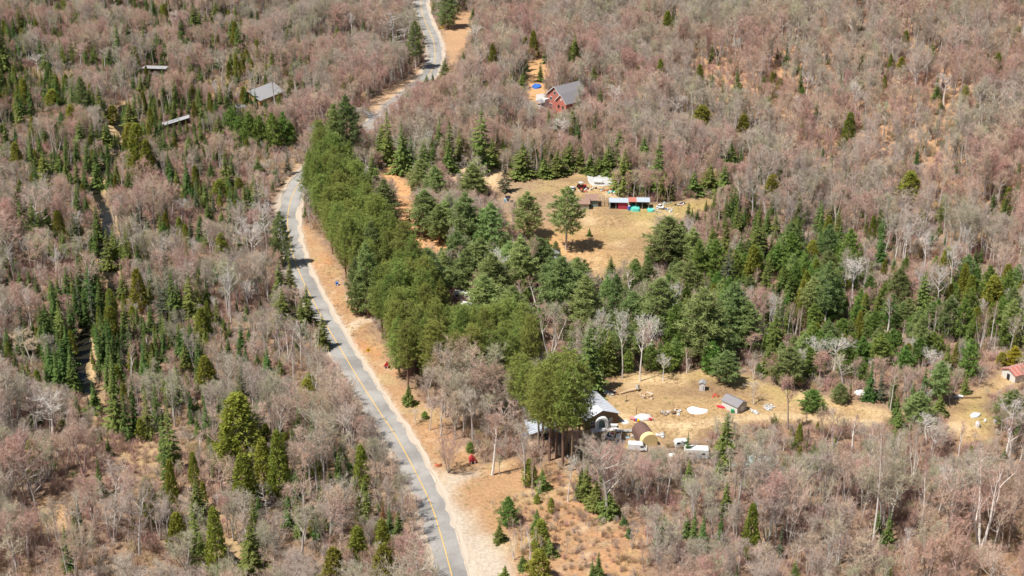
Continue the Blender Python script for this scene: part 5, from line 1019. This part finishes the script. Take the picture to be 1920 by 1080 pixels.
# south yard: barn and its porch
P = at(1128, 800)
t = gable('barn', 'brown barn with white metal roof at the end of the yard', 'barn', P, R(25), 13, 9.6, 3.0, 1.9, MM['brown'], MM['wmetal'], 0.5, seams=12)
door(t, (2.6, -0.06, 0), 1.1, 2.1, MM['greywood']); window(t, (-2.8, -0.06, 1.7), 1.0, 0.8)
t = thing('porch_arch', 'white arched garden porch in front of the barn', 'arch', at(1128, 803), R(10))
for s in (-1, 1): MB().box((s*1.25, 0, 1.2), (0.75, 1.3, 2.4)).build('side_panel', MM['white'], t)
pts = [(1.6*math.cos(a), 1.15*math.sin(a)+2.2) for a in [math.pi*k/8 for k in range(9)]]; inn = [(1.0*math.cos(a), 0.6*math.sin(a)+2.2) for a in [math.pi*k/8 for k in range(8, -1, -1)]]
b = MB(); n = 9
V = [(x, -0.7, z) for x, z in pts]+[(x, 0.7, z) for x, z in pts]+[(x, -0.7, z) for x, z in inn[::-1]]+[(x, 0.7, z) for x, z in inn[::-1]]; Fc = []
for k in range(8): Fc += [(k, k+1, k+10, k+9), (k+18, k+27, k+28, k+19), (k, k+18, k+19, k+1), (k+9, k+10, k+28, k+27)]
MB().q(V, Fc).build('arch', MM['white'], t); MB().box((0, 0.5, 1.1), (1.5, 0.1, 2.0)).build('door', MM['gboard'], t)
t = thing('wheelbarrow', 'small grey metal cart against the barn wall', 'cart', at(1151, 801)); MB().box((0,0,0.55), (1.5,0.9,0.45), taper=1.2).build('tray', MM['gtank'], t)
for s in (-1, 1): MB().tube([(0.5, s*0.3-0.05, 0.22), (0.5, s*0.3+0.05, 0.22)], 0.22, n=10).build('wheel', MM['tyre'], t)
MB().box((-0.9, 0, 0.6), (0.5, 0.5, 0.05)).build('handle', MM['black'], t)
sheet_blob('concrete_slab', 'pale concrete strip in front of the barn porch', 'slab', [(1105,804),(1120,801),(1155,802),(1160,806),(1135,809),(1112,811)], MM['stone'], 0.15, 8)
sheet_blob('ground_sheet', 'small grey sheet on the grass right of the barn', 'sheet', [(1162,789),(1172,787),(1180,792),(1170,796)], MM['stone'], 0.08, 9)
t = gable('metal_roof_garage', 'low garage with white metal roof in the deep shade of pines', 'garage', at(1020, 826), R(10), 7, 7.0, 2.3, 0.9, MM['greywood'], mat('shade_greyed_metal_roof', (0.42, 0.45, 0.50), rough=0.5, var=0.25, nscale=1.5), 0.4, seams=7)  # white metal roof toned grey: the shade of the pines is in its colour
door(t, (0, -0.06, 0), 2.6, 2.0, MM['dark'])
sheet_blob('teal_tarp', 'teal tarp lump in the shade above the low garage', 'tarp', [(980,770),(990,766),(996,772),(990,780),(981,778)], MM['teal'], 1.2, 14)
sheet_blob('blue_tarp', 'flat blue tarp under the pines beside the low garage', 'tarp', [(1026,824),(1038,823),(1041,828),(1029,829)], MM['blue'], 0.6, 15)
pile('scrap_heap', 'white and blue clutter around the shaded garage', at(996, 815), 2.6, 12, ['white', 'gtank', 'cyan', 'blue', 'black'], 31)
# round-roofed shelter, van, car
t = thing('arched_shelter', 'round-roofed shelter with dark brown cover and tan tarp front', 'shelter', at(1216, 836), R(17)); rad = 2.1
prof = [(-rad, 0), (-rad, 1.7)]+[(rad*math.cos(a), 1.7+1.9*math.sin(a)) for a in [math.pi*(1-k/10) for k in range(1, 10)]]+[(rad, 1.7), (rad, 0)]
MB().prism(prof, 0.02, 6.5).build('cover', MM['dbrown'], t); MB().prism([(x*1.05, z*1.04) for x, z in prof], -0.7, 0.9).build('front_tarp', MM['tan'], t, bevel=0.15)
for y in (2.3, 3.9, 5.5): MB().tube([(x*1.01, y, z*1.01) for x, z in prof], 0.05, n=4).build('hoop', MM['brroof'], t)
vehicle('white_van', 'white panel van parked in front of the tan tarp', 'van', at(1195, 844), R(-4), 'van', MM['wcar'], 4.8, 1.9)
t = vehicle('parked_car', 'white car with red stripes and raised hood left of the van', 'car', at(1149, 823), R(-8), 'car', MM['wcar'], 4.2)
MB().box((-0.2, 0, 1.50), (0.9, 1.3, 0.04)).build('red_panel', MM['red'], t); MB().box((0.9, -0.885, 0.8), (1.2, 0.03, 0.35)).build('red_panel', MM['rust'], t)
o = MB().box((0,0,0), (1.1, 1.4, 0.05)).build('hood', MM['wcar'], t, loc=(1.35, 0, 1.3)); o.rotation_euler = (0, R(-45), 0)
t = thing('paddling_pool', 'small round blue paddling pool between car and van', 'pool', at(1163, 830)); MB().tube([(0,0,0),(0,0,0.35)], [0.95, 1.05], n=20).build('wall', MM['cyan'], t); MB().tube([(0,0,0.3),(0,0,0.36)], 0.9, n=20).build('water', MM['glass'], t)
pile('scrap_heap', 'clutter of bins and boards between the car and the round shelter', at(1180, 820), 2.0, 10, ['cyan', 'wood', 'greywood', 'rust', 'gboard'], 32)
pile('scrap_heap', 'white sacks heaped along the right side of the round shelter', at(1236, 818), 1.8, 9, ['white', 'gtank', 'greywood'], 33)
t = thing('lumber_rack', 'long grey and rusty lumber rack behind the white car', 'rack', at(1172, 812), R(2))
for k in range(5): MB().box((0, k*0.25, 0.5+0.08*(k % 2)), (4.6, 0.2, 0.12)).build('board', MM['greywood' if k % 2 else 'stone'], t)
for x in (-1.8, 1.9): MB().box((x, 0.5, 0.25), (0.3, 1.3, 0.5)).build('support', MM['rust'], t)
t = thing('tarped_car', 'white tarp draped over a junked car on the grass', 'tarp', at(1206, 786), R(3)); blob(1.0, 16, 9, 5, 0.10, (2.5, 1.3, 1.35), True).build('tarp', MM['white'], t, loc=(0, 0, 0.1))
for x, y, m_ in ((-2.6, -0.3, 'pink'), (-2.2, -0.9, 'red'), (-1.5, -1.2, 'yellow'), (-1.9, -1.0, 'blue'), (1.7, -0.9, 'red'), (2.2, -0.7, 'pink'), (-3.0, 0.0, 'pink')): blob(0.42, 7, 4, int(x*10)+60, 0.3, (1.1, 1, 1)).build('bundle', MM[m_], t, loc=(x, y, 0.4))
MB().tube([(-1.9,0.5,0),(-1.7,0.5,3.4)], 0.07, n=5).build('post', MM['black'], t)
pile('scrap_heap', 'black and white junk on the grass left of the snow patch', at(1264, 774), 1.9, 12, ['white', 'black', 'gtank', 'brown'], 34)
pile('brush_heap', 'small grey brush heap left of the black and white junk', at(1243, 776), 1.2, 8, ['greywood', 'brown'], 35, long=0.6, cat='brush heap')
sheet_blob('snow_patch', 'bright white patch of old snow on the yard grass', 'snow', [(1288,766),(1298,763),(1312,766),(1327,769),(1322,774),(1308,777),(1292,774)], MM['snow'], 0.18, 21)
t = gable('outhouse', 'narrow light grey outhouse at the back of the yard', 'outhouse', at(1316, 733), R(-12), 1.6, 1.5, 2.2, 0.35, MM['gtank'], MM['shingle'], 0.2); door(t, (0, -0.06, 0), 0.8, 1.8, MM['stone'])
t = gable('garden_shed', 'small board shed with dark shingle roof on the yard', 'shed', at(1391, 772), R(42), 5.4, 3.8, 2.1, 1.0, MM['greywood'], MM['dshingle'], 0.3); door(t, (0, -0.06, 0), 1.6, 1.8, MM['stone'])
MB().box((-1.93, 2.7, 1.0), (0.05, 5.3, 2.1)).build('side_cladding', MM['white'], t)
t = thing('rowing_boat', 'upturned red and white rowing boat beside the dark-roofed shed', 'boat', at(1355, 764), R(-20))
V = []; n = 9
for i in range(n):
    u = i/(n-1); w = 0.62*math.sin(math.pi*(0.12+0.82*u))**0.7; x = -1.6+3.2*u
    V += [(x, -w, 0.05), (x, -w*0.7, 0.45), (x, 0, 0.58), (x, w*0.7, 0.45), (x, w, 0.05)]
Fc = [(i*5+k, (i+1)*5+k, (i+1)*5+k+1, i*5+k+1) for i in range(n-1) for k in range(4)]+[(0,1,2,3,4), tuple(5*(n-1)+k for k in (4,3,2,1,0))]
MB().q(V, Fc).build('hull', MM['red'], t); MB().tube([(-1.6, 0, 0.6), (1.6, 0, 0.6)], 0.05, n=4).build('keel', MM['white'], t); MB().box((0, 0.62, 0.1), (2.8, 0.08, 0.14)).build('gunwale', MM['white'], t)
t = thing('green_bin', 'small green bin at the corner of the garden shed', 'bin', at(1373, 774)); MB().box((0,0,0.45), (0.7,0.6,0.9), taper=1.15).build('body', MM['green'], t); MB().box((0,0,0.95), (0.85,0.75,0.08)).build('lid', MM['green'], t)
pile('scrap_heap', 'few white boxes lying right of the garden shed', at(1413, 773), 1.3, 5, ['white', 'gtank'], 36)
pile('brush_heap', 'round grey brush heap on the yard between shed and trees', at(1441, 764), 1.7, 16, ['greywood', 'stone', 'gtank'], 37, long=0.5, cat='brush heap')
pile('rusty_tiller', 'small rusty red machine near the grey outhouse', at(1341, 743), 0.8, 5, ['rust', 'redbush', 'black'], 38, cat='machine')
t = thing('fallen_log', 'pale fallen log with grey root plate at the back of the yard', 'log', at(1178, 736), R(28)); MB().tube([(-2.6,0,0.35),(0,0.2,0.4),(2.4,0,0.45)], [0.22,0.3,0.42], n=8).build('trunk', MM['wood'], t); blob(0.9, 9, 6, 4, 0.45, (0.6, 1, 1)).build('root_plate', MM['greywood'], t, loc=(2.9, 0, 0.8))
pile('lumber_pile', 'pale sawn boards and chips lying across the yard', at(1212, 744), 2.6, 14, ['wood', 'wood', 'stone', 'brown'], 39, hgt=0.2, cat='lumber', long=0.4)
pile('brush_heap', 'dark brush pile at the left rear of the yard', at(1142, 738), 2.0, 14, ['brown', 'greywood', 'white'], 40, cat='brush heap', long=0.4)
t = thing('yard_post', 'thin dark post with cross piece standing in the yard', 'post', at(1175, 752)); MB().box((0,0,1.0), (0.12,0.12,2.0)).build('post', MM['brown'], t); MB().box((0,0,0.05), (0.9,0.5,0.1)).build('base', MM['black'], t)
# trailers at the wood's edge below the yard
camper('camper_trailer', 'long white trailer behind bare twigs below the yard', at(1306, 858), R(-4), 6.4, 2.5, 2.4)
camper('camper_trailer', 'small white trailer behind the pointed fir below the yard', at(1277, 838), R(12), 3.6, 2.0, 1.5)
t = thing('white_tarp_stack', 'rounded white tarp heap left of the long white trailer', 'tarp', at(1260, 858)); blob(1.5, 12, 7, 9, 0.2, (1.1, 0.8, 0.9), True).build('tarp', MM['white'], t); MB().box((1.3,0,0.3), (0.9,0.9,0.6)).build('crate', MM['gtank'], t)
camper('camper_trailer', 'pale trailer far right among the twigs below the yard', at(1437, 876), R(-6), 4.4, 2.2, 2.0, MM['gtank'])
t = lean_to('pole_shed', 'low teal-grey shed roof hidden in twigs below the yard', at(1395, 882), R(8), 6, 3.0, 1.7, 2.1, MM['greywood'], mat('teal_grey_roof', (0.42, 0.55, 0.56)))
t = thing('white_tarp_stack', 'torn white tarp hanging in bushes below the van', 'tarp', at(1205, 878)); blob(1.3, 10, 7, 19, 0.35, (1.0, 0.7, 1.3), True).build('tarp', MM['white'], t); MB().box((-1.2,0,0.3), (0.8,0.8,0.6)).build('crate', MM['gtank'], t)
# right edge
t = gable('rusty_roof_shed', 'white shed with rusty red metal roof at the right edge', 'shed', at(1890, 712), R(-62), 8, 5.0, 2.3, 1.1, MM['white'], MM['rroof'], 0.35, seams=6, seam_m=MM['wmetal']); door(t, (0, -0.06, 0), 1.0, 1.8, MM['black'])
for i, (x, y, r_, lb) in enumerate(((1833, 800, 0.9, 'tall pale boulder at the right-hand clearing, lowest one'), (1847, 791, 0.55, 'small pale boulder between two larger ones'), (1867, 794, 0.85, 'pale boulder at the foot of the dark bushes'))):
    tag(blob(r_, 9, 6, 50+i, 0.15, (0.8, 0.8, 1.25)).build('boulder', MM['stone'], None, loc=at(x, y)+Vector((0, 0, r_*0.5))), lb, 'boulder')
sheet_blob('grey_tarp', 'flat bluish grey tarp above the pale boulders', 'tarp', [(1818,779),(1826,775),(1838,777),(1834,783),(1822,784)], MM['gtank'], 0.4, 31)
sheet_blob('white_tarp', 'white tarp lying on the ground beside long dark logs', 'tarp', [(1785,748),(1794,742),(1806,743),(1804,748)], MM['white'], 0.35, 32)
t = thing('log_stack', 'long dark logs laid end to end in the right-hand clearing', 'logs', at(1815, 747), R(4))
for k in range(3): MB().tube([(-4+k*2.6, 0.2*(k % 2), 0.22), (-1.6+k*2.6, 0, 0.24)], 0.22, n=7).build('log', MM['brown'], t)
sheet_blob('white_tarp', 'white plastic sheet under the pines right of the yard', 'tarp', [(1602,736),(1612,731),(1624,735),(1630,741),(1612,743)], MM['snow'], 0.3, 33)
t = thing('white_drum', 'white drum standing between bushes right of the yard', 'drum', at(1731, 730)); MB().tube([(0,0,0),(0,0,1.5)], 0.5, n=12).build('drum', MM['white'], t); MB().tube([(0,0,1.5),(0,0,1.6)], 0.42, n=12).build('lid', MM['gtank'], t)
vehicle('parked_car', 'pale car under the pines in the grove right of the yard', 'car', at(1440, 692), R(5), 'car', MM['gtank'], 4.2)
vehicle('parked_car', 'white car nearly hidden by pines above the garden shed', 'car', at(1506, 692), R(-10), 'car', MM['wcar'], 4.2)
# roadside things
def sign(label, px, py, h):
    t = thing('road_sign', label, 'sign', at(px, py), R(15)); MB().box((0, 0.06, h/2-0.2), (0.1, 0.08, h)).build('post', MM['gtank'], t)
    s = 0.72; f = MB().q([(0,-0.02,h-s),(s,-0.02,h),(0,-0.02,h+s),(-s,-0.02,h),(0,0.02,h-s),(s,0.02,h),(0,0.02,h+s),(-s,0.02,h)], [(0,1,2,3),(7,6,5,4),(0,4,5,1),(1,5,6,2),(2,6,7,3),(3,7,4,0)]).build('panel', MM['yellow'], t)
    MB().prism([(-0.06,h-0.35),(0.06,h-0.35),(0.06,h+0.1),(0.22,h+0.1),(0,h+0.38),(-0.22,h+0.1),(-0.06,h+0.1)], -0.035, -0.022).build('arrow', MM['black'], f)
sign('yellow diamond warning sign on the verge beside the pine row', 691, 669, 2.1)
sign('yellow diamond warning sign on the bank of the upper curve', 829, 59, 1.9)
def hut(label, px, py, rz, s, cm):
    t = gable('doghouse', label, 'doghouse', at(px, py), rz, 1.5*s, 1.4*s, 0.85*s, 0.8*s, cm, MM['red'], 0.14); MB().box((0, -0.03, 0.35*s), (0.5*s, 0.08, 0.7*s)).build('doorway', MM['black'], t)
    for k in (-1, 1): MB().box((k*0.45*s, -0.03, 0.42*s), (0.18*s, 0.07, 0.8*s)).build('trim', MM['white'], t)
hut('red doghouse with white trim on the grass near the lot', 887, 870, R(12), 1.05, MM['red'])
hut('small crimson hut at the foot of the pine row', 724, 691, R(-10), 0.85, MM['red'])
t = thing('recycling_bin', 'blue bin standing under twigs by the sandy roadside', 'bin', at(632, 535), R(10)); MB().box((0,0,0.5), (0.8,0.75,1.0), taper=1.1).build('body', MM['blue'], t); MB().box((0,0,1.05), (1.0,0.9,0.1)).build('lid', MM['blue'], t); MB().box((0.1,-0.5,0.3), (0.5,0.1,0.5)).build('notice', MM['white'], t)
pile('orange_planks', 'orange rags at the foot of the leafless clump by the lot', at(823, 873), 0.8, 4, ['redbush', 'rust'], 45, cat='rags')
for px, py, lb in ((112, 560+0, 'bleached driftwood branch on the dark creek bank, upper'), (168, 645, 'bleached driftwood branch lying across the creek sand')):
    t = thing('driftwood', lb, 'driftwood', at(px+60 if px < 150 else px, py), 0.5); b = MB().tube([(-2.2,0,0.1),(0,0.3,0.6),(2.0,0.2,0.4)], [0.14,0.11,0.04], n=5); b.build('stem', M['snag'], t); MB().tube([(0,0.3,0.6),(0.9,1.0,1.3)], [0.08,0.02], n=4).build('branch', M['snag'], t)
tag(MB().tube([(0,0,-0.2),(0.1,0,7.5)], [0.16,0.08], n=7).build('bare_pole', M['gbark'], None, loc=at(998, 917)), 'thin dead grey trunk standing by young firs above the orange slope', 'dead trunk')
for x, y in ((113, 806), (520, 690)):
    pass
